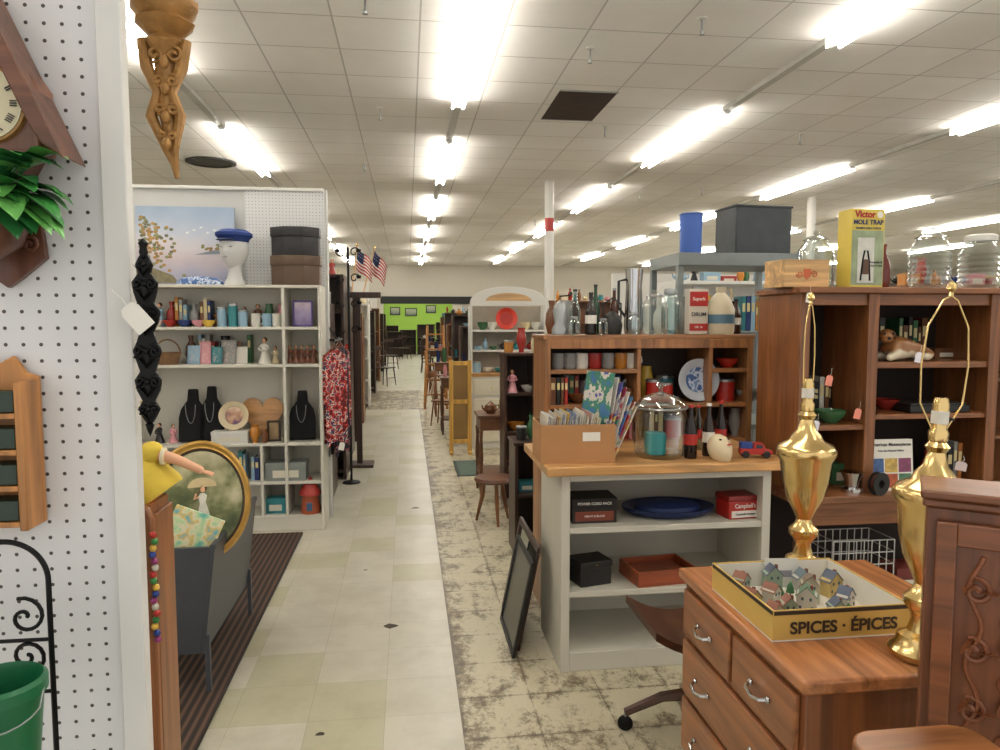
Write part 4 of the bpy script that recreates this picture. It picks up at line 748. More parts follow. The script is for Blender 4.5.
for s in(-1,1):g.tube(sc(s*.038,.06,.003,.018,0,s*pi*3,16,-.001),.0025,plain('#b5562a',.5),5)
part(g,'crest_emblem',e,(0,-.09,0))
jar((sx(825,yy),yy+.1,z),.085,.28,'large clear glass apothecary jar with glass lid',None,GL,'bookcase jars')
e=thing('trap_box','yellow and white boxed mole trap with picture','box',(sx(864,3.2),3.25,z),.06);w=.088;H=.365
part(G().box(-w,w,-.05,.05,0,H,plain('#cfb84c',.45)),'body',e,bev=.002);part(G().box(-w*.95,w*.95,-.001,0,.0,H*.7,plain('#8c9878',.5,0,.4,14)),'picture_panel',e,(0,-.0505,.01))
part(G().box(-w*.6,w*.4,-.001,0,.0,H*.58,plain('#c9c7bd',.5,0,.2,20)),'inset_panel',e,(0,-.052,.02));g=G();g.tube([(-.03,0,.03),(-.02,0,.13),(-.012,0,.17),(.004,0,.17),(.012,0,.13),(.02,0,.03)],.004,IRON);g.tube([(-.026,0,.09),(.016,0,.09)],.003,IRON);g.box(-.02,.01,-.003,.002,.06,.13,plain('#5d4232',.6));part(g,'printed_trap',e,(-.005,-.054,0))
text('Victor',.042,RED,e,(-.018,-.0515,H*.93),bold=.04);text('MOLE TRAP',.03,plain('#1d2a5a',.5),e,(0,-.0515,H*.83),bold=.03);text('TRAMPA PARA TOPOS',.0135,plain('#1d2a5a',.5),e,(0,-.0515,H*.755));text('Reusable &\nEasy to use',.015,BLACK,e,(.045,-.0535,H*.3))
part(G().cyl((0,0,0),.016,.001,PAPER,16),'price_sticker',e,(.06,-.0515,H*.93),(pi/2,0,0))
solo(G().lathe([(0,0),(.035,0),(.045,.03),(.043,.12),(.022,.18),(.025,.22),(.02,.22),(0,.18)],plain('#6a2c20',.2)),'vase','dark red glazed bottle vase on bookcase top','vase',(sx(889,yy),yy+.08,z))
jar((sx(927,yy),yy,z),.098,.29,'ribbed clear glass jar with lid on bookcase',None,GL,'bookcase jars',True)
jar((sx(977,yy),yy,z),.098,.27,'clear glass storage jar with white lid',WHITE,GL,'bookcase jars',True)
tag((sx(808,3.17),3.165,z-.03),.03,.045,0,.1,PAPER,'bookcase top')
# lying dog
yq=3.29;e=thing('dog_figurine','brown and white ceramic lying dog figurine','figurine',(sx(903,yq),yq,M1+.003),0)
DG=ramp('dog_coat',[(0,'#6d4424'),(.49,'#94643a'),(.54,'#d4c8ae'),(.9,'#dcd2be')],(-1.0,0,-3),.62,.8,6,.3)
K=1.3
mkskin('body',e,[(.07,.0,.045),(.02,0,.048),(-.04,0,.052),(-.072,-.01,.078),(.09,-.03,.02),(.05,-.06,.015),(-.05,-.035,.022),(-.1,-.06,.011),(-.05,.03,.022),(-.105,.02,.011),(.105,.03,.03),(.13,.0,.016)],
 [(0,1),(1,2),(2,3),(0,4),(4,5),(2,6),(6,7),(2,8),(8,9),(0,10),(10,11)],[.04,.037,.04,.03,.022,.013,.02,.012,.02,.012,.011,.006],DG,sc_=K)
mkskin('head',e,[(-.082,-.02,.098),(-.098,-.045,.092),(-.108,-.062,.082)],[(0,1),(1,2)],[.034,.027,.02],DG,sc_=K)
g=G();g.T=Matrix.Scale(K,4);g.sph((-.112,-.083,.086),.008,.006,.006,BLACK,8,6);g.sph((-.118,-.062,.104),.0045,.0045,.0045,BLACK,8,6);g.sph((-.085,-.066,.104),.0045,.0045,.0045,BLACK,8,6);part(g,'face_details',e)
for s,xx in((1,-.048),(-1,-.115)):g=G();g.T=Matrix.Scale(K,4);g.sph((0,0,0),.008,.013,.022,plain('#4f3018',.4),12,8);part(g,'ear',e,(xx*K,-.015*K,.095*K),(0,s*-.35,0))
solo(G().box(-.16,.16,-.1,.1,0,.035,BLACK).box(-.15,.15,-.09,.09,.035,.045,plain('#2a2522',.4)),'plinth_tray','flat black plinth tray on bookcase shelf','tray',(2.6,3.33,1.146),bev=.003)
e=thing('art_book','white art book with colourful tiled cover standing','book',(sx(904,3.16),3.2,zb),0,None,-.1);part(G().box(-.115,.115,-.004,0,0,.25,PAPER).box(-.115,.115,.018,.022,0,.25,PAPER),'cover',e);part(G().box(-.11,.11,0,.018,.004,.246,plain('#b8b4a8',.7)),'pages',e)
g=G();BAS=[plain(c,.4,0,.5,60) for c in('#5a6a7a','#3a5a8a','#a8522c','#c0a050','#4a7a5a','#7a3a5a')]
for i in range(3):
    for j in range(2):g.box(-.105+i*.072,-.04+i*.072,-.0052,-.004,.015+j*.075,.083+j*.075,BAS[i*2+j])
part(g,'cover_pictures',e);text('American Masterpieces',.0225,BLACK,e,(0,-.005,.225),bold=.02);text('from the National Gallery',.013,BLACK,e,(0,-.005,.195))
BP=[('black','#1c1b1b'),('brown','#6b4226'),('green','#3d6b45'),('white','#c8c4b8'),('grey','#7a7a76'),('amber','#a4652c'),('red','#8c2b22')]
goods(sx(800,3.35),sx(850,3.35),3.4,zb,.22,81,'large bookcase','vtcf',BP,3);goods(BX0+.06,DVX-.02,3.32,M2,.3,82,'large bookcase','vcb',BP,3);goods(BX0+.06,DVX-.02,3.48,M2,.38,85,'large bookcase','vkt',BP,4);goods(BX0+.06,DVX-.02,3.5,zb,.3,86,'large bookcase','kvc',BP,4)
goods(2.62,2.82,3.35,zb,.3,83,'large bookcase','kv',BP,3);goods(DVX+.06,2.4,3.42,1.145,.22,84,'large bookcase','cb',BP,3);goods(DVX+.06,2.8,3.5,M1,.26,87,'large bookcase','vck',BP[:3],2)
e=thing('meat_grinder','old steel kitchen grinder with crank on bookcase','grinder',(sx(858,3.2),3.2,zb));part(G().lathe([(0,0),(.05,0),(.05,.02),(.03,.03),(.035,.06),(.055,.1),(.05,.1),(0,.07)],CHROME),'body',e);part(G().tube([(.03,0,.05),(.08,0,.05),(.08,0,.1)],.006,IRON),'crank',e)
e=thing('film_reel','brown and black metal spool reel on bookcase','reel',(sx(884,3.13),3.145,zb),.3);g=G();g.T=Matrix.Translation((0,0,.055))@Matrix.Rotation(pi/2,4,'X')
g.lathe([(.02,.0),(.055,0),(.055,.004),(.02,.004)],BLACK,seg=28);g.lathe([(.02,.03),(.055,.03),(.055,.034),(.02,.034)],BLACK,seg=28);g.lathe([(.022,.0),(.022,.034)],BLACK);g.lathe([(.04,.004),(.04,.03)],plain('#5a3020',.5),seg=28);part(g,'spool',e)
e=thing('toy_car','small dark die cast toy car on bookcase shelf','toy',(sx(938,3.15),3.14,zb),.2);part(G().prism([(-.06,.012),(.06,.012),(.06,.03),(.03,.034),(.015,.052),(-.025,.052),(-.04,.034),(-.06,.03)],-.022,.022,plain('#1b2a33',.3)),'body',e,bev=.003)
for xx in(-.038,.038):
    for yy2 in(-.024,.02):g=G();g.T=Matrix.Rotation(pi/2,4,'X');g.lathe([(0,-.003),(.013,-.003),(.013,.003),(0,.003)],BLACK,seg=14);part(g,'wheel',e,(xx,yy2,.013))
for (u,v,c) in((862,408,'#e88f7a'),(832,375,'#e88f7a'),(935,455,'#e1dee6'),(921,352,'#e1dee6'),(820,420,'#e1dee6')):tag((sx(u,BY-.02),BY-.02,sz(u,v,BY)),.035,.05,0,.2,plain(c,.6),'large bookcase')
e=thing('wire_basket','white wire basket on the lower bookcase shelf','basket',(sx(860,3.3),3.3,.226));g=G();WR=plain('#c8c8c4',.4,.3)
for i in range(9):
    for yy2 in(-.1,.1):g.tube([(-.16+i*.04,yy2,0),(-.16+i*.04,yy2,.3)],.003,WR,5)
for k in range(6):g.tube([(-.16,-.1,k*.06),(.16,-.1,k*.06),(.16,.1,k*.06),(-.16,.1,k*.06)],.003,WR,5,True)
part(g,'wire_mesh',e)
for i,(u,c) in enumerate(((920,'#6b2a22'),(950,'#3a2a1c'))):
    carton((sx(u,3.25),3.3,.226),.16,.14,.14+.05*i,('brown',c),'lower bookcase shelf','boxes on lower shelf')
# steel unit behind hutch
GY=plain('#7f8584',.4,.5);tx0,tx1=sx(664,4.6),sx(800,4.35)
e=thing('steel_shelf','grey steel shelving unit behind the hutch','shelving',(2.02,4.6,0))
wb(e,'top_shelf',tx0,tx1,4.35,4.9,1.94,2.02,GY);wb(e,'shelf',tx0,tx1,4.37,4.9,1.5,1.53,GY);wb(e,'shelf',tx0,tx1,4.37,4.9,.9,.93,GY)
for a in(tx0,tx1-.04):
    for b in(4.37,4.86):wb(e,'post',a,a+.04,b,b+.04,0,1.94,GY)
goods(tx0+.05,tx1-.05,4.5,1.531,.38,91,'steel shelving unit','vtckb',None,4)
e=thing('blue_can','tall blue enamel can on the steel unit','can',(sx(692,4.45),4.5,2.021));part(G().lathe([(0,0),(.068,0),(.072,.25),(.067,.25),(.062,.02),(0,.02)],plain('#3a5fae',.35)),'body',e);part(G().lathe([(.07,0),(.076,.004),(.076,.01),(.07,.014)],plain('#2f4f96',.35)),'rim',e,(0,0,.245))
GV=plain('#3f4345',.5,.45,.25,10)
e=thing('metal_chest','weathered dark grey metal chest standing on steel unit','box',(sx(756,4.5),4.58,2.021),.1);part(G().box(-.2,.2,-.13,.13,0,.31,GV),'body',e,bev=.008)
part(G().box(-.206,.206,-.136,.136,0,.014,GV),'top_rim',e,(0,0,.3),bev=.004);part(G().box(-.206,.206,-.136,.136,0,.012,GV),'base_rim',e,bev=.004)
# ================================================================ DRESSER
DT=wood('#a06840','y',.22);DS=wood('#7d4c2c','z',.3);DX=.885
e=thing('dresser','orange brown wooden dresser with silver pull drawers','dresser',(1.15,1.85,0))
wb(e,'body',DX,1.5,1.47,2.18,.04,.765,DS,.004);wb(e,'top_panel',DX-.02,1.52,1.445,2.2,.765,.8,DT,.008);wb(e,'plinth',DX+.02,1.48,1.49,2.16,0,.04,DS)
def drawer(y0,y1,z0,z1,hs):
    d=wb(e,'drawer',DX-.016,DX-.0005,y0,y1,z0,z1,wood('#925d38','y',.3),.004)
    for hy in hs:
        cy=(y0+y1)/2;zz=(z1-z0)/2
        g=G();g.tube([(-.012,hy-cy-.045,zz),(-.028,hy-cy-.035,zz-.004),(-.032,hy-cy,zz-.012),(-.028,hy-cy+.035,zz-.004),(-.012,hy-cy+.045,zz)],.005,CHROME);g.sph((-.012,hy-cy-.045,zz),.006,.011,.009,CHROME,10,6);g.sph((-.012,hy-cy+.045,zz),.006,.011,.009,CHROME,10,6)
        part(g,'handle',d)
drawer(1.49,1.81,.6,.745,[1.65]);drawer(1.83,2.16,.6,.745,[1.99]);drawer(1.49,2.16,.41,.58,[1.64,2.0]);drawer(1.49,2.16,.22,.39,[1.64,2.0]);drawer(1.49,2.16,.06,.2,[1.64,2.0])
bx0,bx1,by0,by1=.893,1.262,1.64,2.0
YB=plain('#c9a758',.6,0,.05);DB=plain('#33261a',.6,0,.05)
e=thing('produce_box','low open cardboard tray printed with spice lettering','box',((bx0+bx1)/2,(by0+by1)/2,.801))
wb(e,'bottom_panel',bx0,bx1,by0,by1,.801,.805,PAPER,0)
for a in((bx0,bx1,by0,by0+.004),(bx0,bx1,by1-.004,by1),(bx0,bx0+.004,by0+.004,by1-.004),(bx1-.004,bx1,by0+.004,by1-.004)):wb(e,'side_panel',a[0],a[1],a[2],a[3],.805,.881,YB,0)
wb(e,'inner_lining',bx0+.0045,bx1-.0045,by1-.006,by1-.0045,.806,.878,PAPER,0);wb(e,'inner_lining',bx1-.006,bx1-.0045,by0+.005,by1-.007,.806,.878,PAPER,0)
wb(e,'print_stripe',bx0+.002,bx1-.002,by0-.0012,by0-.0002,.869,.879,DB,0)
wb(e,'print_stripe',bx0-.0012,bx0-.0002,by0+.002,by1-.002,.869,.879,DB,0)
text('SPICES · ÉPICES',.042,DB,e,(0.005,(by0-by1)/2-.0018,.032),bold=.028,wide=1.04)
rr=random.Random(21)
def house(x,y,w,d,h,wc,rc,rz):
    e=thing('miniature_house','tiny painted ceramic village house inside tray','miniature house',(x,y,.806),rz,'miniature village houses');wm=plain(wc,.5)
    part(G().box(-w/2,w/2,-d/2,d/2,0,h,wm).prism([(-w/2,h),(w/2,h),(0,h+w*.45)],-d/2,d/2,wm),'walls',e)
    g=G()
    for s in(-1,1):g.prism([(s*(w/2+.003),h-.004),(0,h+w*.45+.003),(0,h+w*.45),(s*w/2,h-.003)],-d/2-.003,d/2+.003,plain(rc,.6))
    g.box(w*.15,w*.3,-.004,.004,h,h+w*.5,plain('#7a4a3a',.6));part(g,'roof',e)
    part(G().box(-.004,.004,-.001,0,0,.014,BRW),'door',e,(0,-d/2-.0002,0))
    g=G()
    for s in(-1,1):
        g.box(s*w*.3-.003,s*w*.3+.003,-.001,0,h*.3,h*.3+.008,plain('#3a4a5a',.3));g.box(s*w*.2-.003,s*w*.2+.003,-.001,0,h*.75,h*.75+.008,plain('#3a4a5a',.3))
    part(g,'windows',e,(0,-d/2-.0002,0))
WC=['#a9a28c','#c4c0b0','#a9987a','#8c9e8a','#b8a060','#bcb6ac'];RC=['#6a7a82','#8a5a4a','#5f7a62','#7a6a5a','#4f586a']
for x,y in((.95,1.93),(.93,1.83),(1.0,1.85),(1.05,1.94),(1.07,1.79),(1.12,1.86),(1.15,1.95),(1.19,1.8),(.995,1.75),(1.12,1.73),(.945,1.73),(1.21,1.9)):
    house(x,y,rr.uniform(.036,.052),rr.uniform(.03,.038),rr.uniform(.035,.06),rr.choice(WC),rr.choice(RC),rr.uniform(-.6,.6))
for x,y in((.92,1.88),(.97,1.79),(1.04,1.87),(1.09,1.91),(1.16,1.74),(1.04,1.72)):
    e=thing('miniature_tree','tiny green model tree inside tray','miniature tree',(x,y,.806),0,'miniature trees');part(G().cyl((0,0,0),.002,.015,BRW,6),'trunk',e);part(G().lathe([(.012,0),(.009,.012),(.01,.013),(.005,.026),(0,.034)],plain('#3f6a44',.8,0,.3,80),seg=10),'crown',e,(0,0,.01))
solo(G().box(-.05,.05,-.003,0,0,.085,plain('#d4d2ca',.5)).box(-.03,.03,-.0035,-.003,.03,.05,plain('#8a8a92',.5)),'price_card','white paper price card leaning inside the tray','card',(1.10,1.975,.806),-.1,None,-.15)
def lamp(x,y,z,h,s,lab,harp,ry=0):
    e=thing('brass_table_lamp',lab,'lamp',(x,y,z),0,'brass lamps',0,ry);k=1.09
    P=[(0,0),(.066,0),(.07,.012),(.055,.028),(.05,.045),(.03,.055),(.022,.085),(.03,.1),(.044,.115),(.044,.13),(.028,.145),(.022,.16),(.034,.185),(.054,.22),(.068,.27),(.077,.33),(.088,.345),(.09,.362),(.08,.375),(.052,.388),(.043,.405),(.028,.42),(.02,.45),(.028,.462),(.017,.475),(0,.475)]
    part(G().lathe([(r*s,q*k) for r,q in P],BRASS,seg=32),'base',e)
    part(G().lathe([(0,0),(.02,0),(.022,.02),(.016,.03),(.018,.04),(.018,.085),(.014,.1),(0,.1)],BRASS,seg=18),'socket',e,(0,0,.475*k))
    part(G().lathe([(.0185,0),(.0185,.03)],plain('#d5d0c4',.5),seg=18),'socket_sleeve',e,(0,0,.475*k+.04))
    g=G();H0=.49*k;H1=h-.03
    for q in(-1,1):g.tube([(q*.012,0,H0),(q*harp*.9,0,H0+.07),(q*harp,0,(H0+H1)/2),(q*harp*.85,0,H1-.07),(q*harp*.3,0,H1-.01),(0,0,H1)],.0022,BRASS,6)
    part(g,'harp',e)
    part(G().lathe([(0,0),(.006,0),(.004,.008),(.011,.016),(.009,.026),(.004,.032),(0,.036)],BRASS,seg=12),'finial',e,(0,0,H1))
    part(G().tube([(.016,0,.475*k+.055),(.03,-.01,.475*k+.05)],.003,BLACK,6),'switch',e)
lamp(sx(803,2.1,540),2.1,.801,.88,1,'polished brass table lamp without shade behind tray',.018)
lamp(sx(918,1.53,650),1.53,.802,.885,.96,'polished brass table lamp with bare harp on dresser',.06,.05)
tag((sx(975,1.42,480),1.46,sz(960,462,1.46)),.028,.02,0,.2,plain('#d8c7c0',.6),'brass lamp')
# carved cabinet right: stands turned towards the aisle
CB=wood('#6b3f26');CBX=wood('#78482c','x');ox,oy=1.012,1.3;cz=sz(921,489,1.3)
e=thing('carved_cabinet','reddish brown wooden cabinet with carved door panel','cabinet',(ox,oy,0),-.65)
def cb(n,a,b,c,d,z0,z1,m,bv=.003):return wb(e,n,ox+a,ox+b,oy+c,oy+d,z0,z1,m,bv)
cb('body',.012,.45,.012,.15,0,cz-.035,CB,.004);cb('top_moulding',.004,.46,.002,.155,cz-.035,cz-.018,CBX,.005);cb('top_board',0,.465,-.004,.16,cz-.018,cz,CBX,.005)
d=cb('door',.03,.43,.0,.0115,cz-.66,cz-.06,CB,.004);CV=plain('#7a472b',.35)
g=G()
for a in((-.2,-.165),(.165,.2)):g.box(a[0],a[1],-.014,-.006,0,.6,CBX)
g.box(-.165,.165,-.014,-.006,.555,.6,CBX);g.box(-.165,.165,-.014,-.006,0,.045,CBX);part(g,'door_frame',d,bev=.003)
g=G()
def ar(cx,cz_,r,s=1):g.tube(sc(cx,cz_,r*.1,r,0,s*pi*2.6,24,-.008),[.0075-.00012*i for i in range(25)],CV,7)
g.tube([(-.13+.012*math.sin(i*.5),-.008,.06+.48*i/40) for i in range(41)],.005,CV,6)
for i in range(4):
    zz=.11+i*.12;ar(-.13,zz,.028);ar(-.07,zz+.06,.03,-1);ar(-.01,zz,.03,1)
    for k in range(6):leaf(g,(-.13+.05*(k%3),-.01,zz+.03*(k//3)),(math.cos(k*1.4),-.15,math.sin(k*1.4)),.045,.014,CV,0)
part(g,'carving',d)
part(G().sph((0,0,0),.012,.012,.012,BRASS,10,6),'knob',d,(.18,-.025,.3))
e=thing('side_table','rounded brown wooden side table top','table',(.85,.99,0));RT=wood('#8a5833','x',.25)
pts=[]
for cx,cy,a0 in((.08,.08,0),(-.06,.08,pi/2),(-.06,-.09,pi),(.08,-.09,1.5*pi)):
    for i in range(7):a=a0+i*pi/12;pts.append((cx+.05*math.cos(a),cy+.05*math.sin(a)))
part(G().prismz(pts,.865,.888,RT),'top_panel',e,bev=.006)
for i in(-1,1):
    for j in(-1,1):part(G().tube([(.01+i*.07,-.01+j*.08,.865),(.01+i*.09,-.01+j*.1,0)],[.018,.012],RT),'leg',e)
part(G().box(-.08,.10,-.11,.1,.815,.865,RT),'apron',e)
SB=wood('#4a2c1c','x');e=thing('swivel_stool','dark brown curved wooden seat on castered legs','stool',(1.06,2.56,0))
sf=lambda a,b,z:(-.2+.4*a,-.18+.36*b,z+.07*(2*a-1)**2)
g=G();g.grid(lambda a,b:sf(a,b,.43),12,8,SB);g.grid(lambda a,b:sf(a,b,.4),12,8,SB)
for b in(0,1):
    g.grid(lambda a,c:sf(a,b,.4+.03*c),12,1,SB);g.grid(lambda a,c:sf(b,a,.4+.03*c),8,1,SB)
part(g,'seat',e);part(G().lathe([(0,.1),(.03,.1),(.035,.16),(.02,.2),(.02,.36),(.05,.4),(0,.4)],SB),'pedestal',e)
for k in range(4):
    a=pi/4+k*pi/2+.5;c,s=math.cos(a),math.sin(a)
    lg=part(G().tube([(0,0,.17),(.1*c,.1*s,.15),(.24*c,.24*s,.075)],[.025,.02,.016],SB),'leg',e)
    g=G();g.T=Matrix.Translation((.24*c,.24*s,.03))@Matrix.Rotation(a,4,'Z')@Matrix.Rotation(pi/2,4,'X');g.lathe([(0,-.01),(.02,-.01),(.03,-.004),(.03,.004),(.02,.01),(0,.01)],IRON,seg=18);part(g,'caster',lg)
    part(G().tube([(.24*c,.24*s,.075),(.24*c,.24*s,.03)],.006,STEEL,6),'caster_stem',lg)
# ================================================================ CENTRE AISLE
def chair(x,y,m,label,rz=0,s=1.0,seat=None):
    e=thing('wooden_chair',label,'chair',(x,y,0),rz)
    part(G().box(-.19*s,.19*s,-.19*s,.19*s,.43*s,.455*s,seat or m),'seat',e,bev=.006)
    for i in(-1,1):
        for j in(-1,1):part(G().tube([(i*.15*s,j*.15*s,.43*s),(i*.19*s,j*.19*s,0)],[.016*s,.012*s],m),'leg',e)
    g=G()
    for k in range(5):g.tube([((-.14+.07*k)*s,.17*s,.455*s),((-.15+.075*k)*s,.23*s,.88*s)],.008*s,m,6)
    g.box(-.19*s,.19*s,.215*s,.245*s,.86*s,.96*s,m);part(g,'backrest',e,bev=.003)
    part(G().tube([(-.17*s,-.17*s,.2*s),(.17*s,-.17*s,.2*s)],.008*s,m,6),'stretcher',e);return e
e=thing('round_stool','small round wooden stool with splayed legs','stool',(sx(494,5.6),5.6,0));part(G().lathe([(0,.33),(.15,.33),(.16,.345),(.15,.365),(0,.365)],wood('#5e3a26','x')),'seat',e)
for k in range(3):
    a=k*2.1+.6;c,s=math.cos(a),math.sin(a);part(G().tube([(.08*c,.08*s,.33),(.1*c,.1*s,.2),(.15*c,.15*s,0)],[.014,.019,.01],BRW),'leg',e)
def end_table(x,y,h,hexc,lab):
    e=thing('end_table',lab,'table',(x,y,0));TW=wood(hexc,'x')
    part(G().box(-.17,.17,-.2,.2,h-.025,h,TW),'top_panel',e,bev=.005);part(G().box(-.15,.15,-.18,.18,h-.14,h-.025,TW),'apron',e);part(G().box(-.15,.15,-.18,.18,.2,.22,TW),'shelf',e)
    for i in(-1,1):
        for j in(-1,1):part(G().lathe([(0,0),(.012,0),(.02,.1),(.013,.2),(.022,.35),(.014,h-.22),(.02,h-.14),(0,h-.14)],TW,seg=10),'leg',e,(i*.14,j*.17,0))
xt=sx(492,6.6)+.02;end_table(xt,6.6,.745,'#6d472c','brown wooden end table with turned legs and shelf')
teapot((xt-.04,6.55,.746),.06,('brown','#6b4226'),'end table');vase((xt+.1,6.7,.746),.045,.18,('cream','#d0c09a'),0,'end table',None)
for x_,y_,h_,hx_ in((.62,10.2,.8,'#5a3822'),(.60,12.1,.9,'#7a4e30'),(.66,16.8,.9,'#4a2e1e'),(.7,20.0,1.0,'#5a3822'),(.62,24.2,1.0,'#3a241a')):
    end_table(x_,y_,h_,hx_,'brown wooden end table standing along the aisle');goods(x_-.13,x_+.13,y_,h_+.001,.35,int(y_*10),'aisle end table','vot',None,3)
TW=wood('#6d472c','x')
e=thing('low_bench','low brown wooden bench with square legs','bench',(sx(524,5.5)+.12,5.5,0));part(G().box(-.17,.17,-.13,.13,.27,.295,TW),'seat',e,bev=.005)
for i in(-1,1):
    for j in(-1,1):part(G().tube([(i*.13,j*.09,.27),(i*.16,j*.12,0)],.014,BRW),'leg',e)
e=shelving('dark_curio','narrow dark wooden curio shelf beside aisle','shelving',sx(505,6.0),sx(537,6.0),6.05,6.35,0,1.32,[.3,.65,.98],DKW,.025,over=.01)
for i,zz in enumerate((.3,.65,.98)):goods(sx(508,6.1),sx(534,6.1),6.15,zz,.25,150+i,'dark curio shelf','vfb')
goods(sx(506,6.1),sx(536,6.1),6.2,1.32,.25,156,'curio top','vt')
e=shelving('low_cabinet','dark wooden open cabinet next to hutch','shelving',sx(512,4.9),sx(537,4.9)+.4,4.75,5.05,0,.78,[.08,.42],DKW,.022,over=.01)
goods(sx(514,5),sx(537,5),4.9,.781,.25,157,'low cabinet','vbt',None,3)
for zz in(.42,.081):goods(sx(516,5),sx(540,5)+.1,4.88,zz,.2,int(158+zz*10),'low cabinet','ckb')
e=thing('gilt_frame_stand','tall gilt framed mirror standing at the aisle','mirror',(sx(460,8.6),8.6,0));w=.11;GW=wood('#c79a48')
for s in(-1,1):part(G().box(-.025,.025,-.02,.02,0,1.12,GW),'post',e,(s*w,0,0),bev=.004)
for zz in(.12,.6,1.06):part(G().box(-w,w,-.012,.012,0,.05,GW),'rail',e,(0,0,zz),bev=.004)
part(G().box(-w,w,-.003,.003,.15,1.08,plain('#a08050',.25,.5,.3,4)),'mirror_panel',e,(0,.008,0))
for s in(-1,1):part(G().box(-.02,.02,-.12,.12,0,.03,GW),'foot',e,(s*w,0,0))
hx0,hx1=sx(471,8.9),sx(545,8.9)+.05;e=thing('white_hutch','white painted hutch with arched wooden crest top','hutch',((hx0+hx1)/2,9.1,0));hc=(hx0+hx1)/2;hw=(hx1-hx0)/2
wb(e,'lower_cabinet',hx0,hx1,8.9,9.35,0,.9,WHITE);wb(e,'worktop',hx0-.02,hx1+.02,8.88,9.36,.9,.94,PINE)
for i,(a,b) in enumerate(((hx0+.03,hc-.01),(hc+.01,hx1-.03))):
    d=wb(e,'door',a,b,8.885,8.899,.08,.62,CREAM);part(G().sph((0,-.02,.3),.012,.012,.012,BRASS,8,6),'knob',d)
    d=wb(e,'drawer',a,b,8.885,8.899,.66,.86,CREAM);part(G().sph((0,-.02,.1),.012,.012,.012,BRASS,8,6),'knob',d)
for a in(hx0,hx1-.03):wb(e,'side_panel',a,a+.03,9.05,9.35,.94,1.78,WHITE)
wb(e,'back_panel',hx0+.03,hx1-.03,9.33,9.35,.94,1.78,plain('#a89f90',.6));wb(e,'shelf',hx0+.03,hx1-.03,9.05,9.33,1.2,1.225,WHITE);wb(e,'shelf',hx0+.03,hx1-.03,9.05,9.33,1.45,1.475,WHITE)
pts=[(-hw,0),(hw,0)]+[(hw*math.cos(pi*i/16),.04+.2*math.sin(pi*i/16)) for i in range(17)]
part(G().prism(pts,-.03,0,WHITE),'arched_crest',e,(0,-.04,1.78),bev=.004);part(G().prism([(hw*.6*math.cos(pi*i/12),.06+.1*math.sin(pi*i/12)) for i in range(13)],-.032,-.0305,wood('#c8a070','x')),'crest_inlay',e,(0,-.04,1.78))
plate((sx(507,9.1),9.14,1.478),.14,plain('#c8321f',.3),plain('#a82416',.3),'orange red round platter standing in white hutch',-.1)
for u,c in((483,'green'),(492,'white'),(526,'cream'),(536,'white')):bowl((sx(u,9.15),9.17,1.475),.07,.1,(c,PD[c]),'white hutch','bowls in white hutch')
goods(hx0+.05,hx1-.05,9.15,1.225,.2,160,'white hutch','bmov',None,3);goods(hx0+.03,hx1-.03,9.1,.94,.22,161,'white hutch','vtob',None,3)
solo(G().box(-.16,.16,-.4,.4,0,.008,plain('#3c4a44',.9,0,.3,40)).box(-.13,.13,-.37,.37,.008,.009,plain('#55645a',.9,0,.3,40)),'floor_mat','dark green doormat on worn floor','mat',(.66,7.7,.001))
for k,(x,y,w,h,m,lab) in enumerate(((.85,11.6,1.0,1.5,DKW,'dark'),(.85,13.6,1.2,1.7,DKW,'dark'),(.9,16.5,1.2,1.5,BRW,'brown'),(1.0,19.5,1.3,1.8,DKW,'dark'),(1.05,23,1.3,1.7,BRW,'brown'),(1.95,26,1.6,1.9,WHITE,'white'))):
    sh=[.1,.5,.9];shelving('display_shelf',f'{lab} wooden display shelf further down the aisle','shelving',x,x+w,y,y+.5,0,h,sh,m,.03)
    if k<3:goods(x+.03,x+.5,y+.15,.9,.3,200+k,f'{lab} display shelf','vkt')
    goods(x+.05,x+w*.6,y+.2,h,.35,320+k,f'{lab} display shelf top','vtob')
e=thing('step_ladder','wooden folding ladder standing beside aisle','ladder',(.5,13.2,0))
for s in(-1,1):part(G().tube([(s*.2,-.25,0),(s*.14,0,1.5)],.025,wood('#b07a40')),'rail',e);part(G().tube([(s*.2,.25,0),(s*.14,.02,1.5)],.018,wood('#b07a40')),'rear_leg',e)
for k in range(5):zz=.25+.27*k;part(G().box(-.18+.008*k,.18-.008*k,-.04,.04,0,.025,wood('#b07a40')),'step',e,(0,-.25*(1-zz/1.5),zz))
chair(.6,15.2,wood('#7a4c2c'),'brown wooden chair further down the aisle',1.4);chair(.7,18.6,BRW,'brown wooden chair further down the aisle',1.6);chair(.6,22,DKW,'dark wooden chair further down the aisle',1.5);chair(.55,11.0,BRW,'brown wooden chair beside white hutch',1.2,.85)
chair(-.55,24,DKW,'dark wooden chair near far doorway',.4);chair(-.1,30,DKW,'dark wooden chair beyond far doorway',.4);chair(.9,31,DKW,'dark wooden chair beyond far doorway',2);chair(-.55,17.8,DKW,'dark wooden chair beside the stocked shelves',1.0)
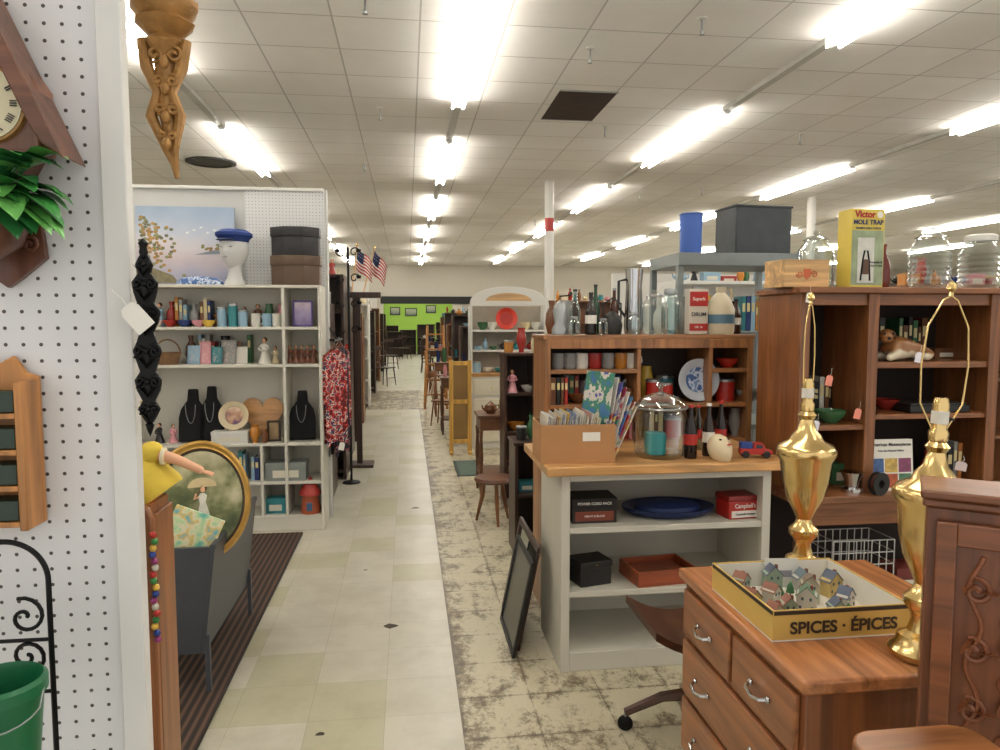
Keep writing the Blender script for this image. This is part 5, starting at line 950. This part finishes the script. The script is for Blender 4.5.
for x,y,w_,h_ in((-1.5,33.5,1.1,1.35),(-.35,33.8,.75,1.15),(.45,33.4,.8,1.4),(1.3,33.0,1.2,1.5),(-.9,31.5,.7,1.1),(1.2,30,.8,1.2)):shelving('display_shelf','dark cabinet beyond the far doorway','shelving',x,x+w_,y,y+.5,0,h_,[.4,.8],DKW,.03)
for x,z,w in((-.6,1.85,.5),(.2,1.8,.6),(1.2,1.95,.5)):frame_pic('framed_picture','dark framed picture hung on lime green wall',(x,36.98,z),w,.4,BLACK,ramp('pfa',[(0,'#384a58'),(.6,'#a0a890')],(0,0,2),.5,.6,8),.04,.02,grp='pictures on green wall')
for k,(x,y,w,h,m,lab) in enumerate(((2.35,6.2,1.6,1.95,WHITE,'white'),(2.9,9.0,2.0,1.95,BRW,'brown'),(5.6,8.2,2.4,2.05,DKW,'dark'),(6.5,12.4,3,2.1,WHITE,'white'),(3.0,14.5,3,2.0,BRW,'brown'),(10.2,11.5,3,2.1,DKW,'dark'),(4.2,5.6,1.5,1.9,BRW,'brown'))):
    sh=[.1,.6,1.1,1.55];shelving('display_shelf',f'{lab} shelving row across the shop floor','shelving',x,x+w,y,y+.45,0,h,sh,m,.03)
    goods(x+.05,x+w-.05,y+.2,h,.42,400+k,f'{lab} shelving row top','vtocf',None,3)
g=G();g.box(2.2,4.2,7.6,7.68,0,2.1,WHITE);struct(g,'wall_divider_c')
g=G();g.box(8.2,12,9.6,9.7,0,2.25,WHITE);struct(g,'wall_divider_d')
# ================================================================ LIGHT / CAMERA
w=bpy.data.worlds.new('World');bpy.context.scene.world=w;w.use_nodes=True;w.node_tree.nodes['Background'].inputs[0].default_value=(1,.975,.94,1);w.node_tree.nodes['Background'].inputs[1].default_value=.95
bpy.context.scene.view_settings.view_transform='Standard';bpy.context.scene.view_settings.exposure=.1
cam=bpy.data.cameras.new('camera');co=bpy.data.objects.new('camera',cam);C.objects.link(co);co.location=(0,0,1.6);co.rotation_euler=(math.radians(90-4.35),0,math.radians(-7.3));cam.lens=26;cam.sensor_width=36;cam.clip_start=.05
bpy.context.scene.camera=co
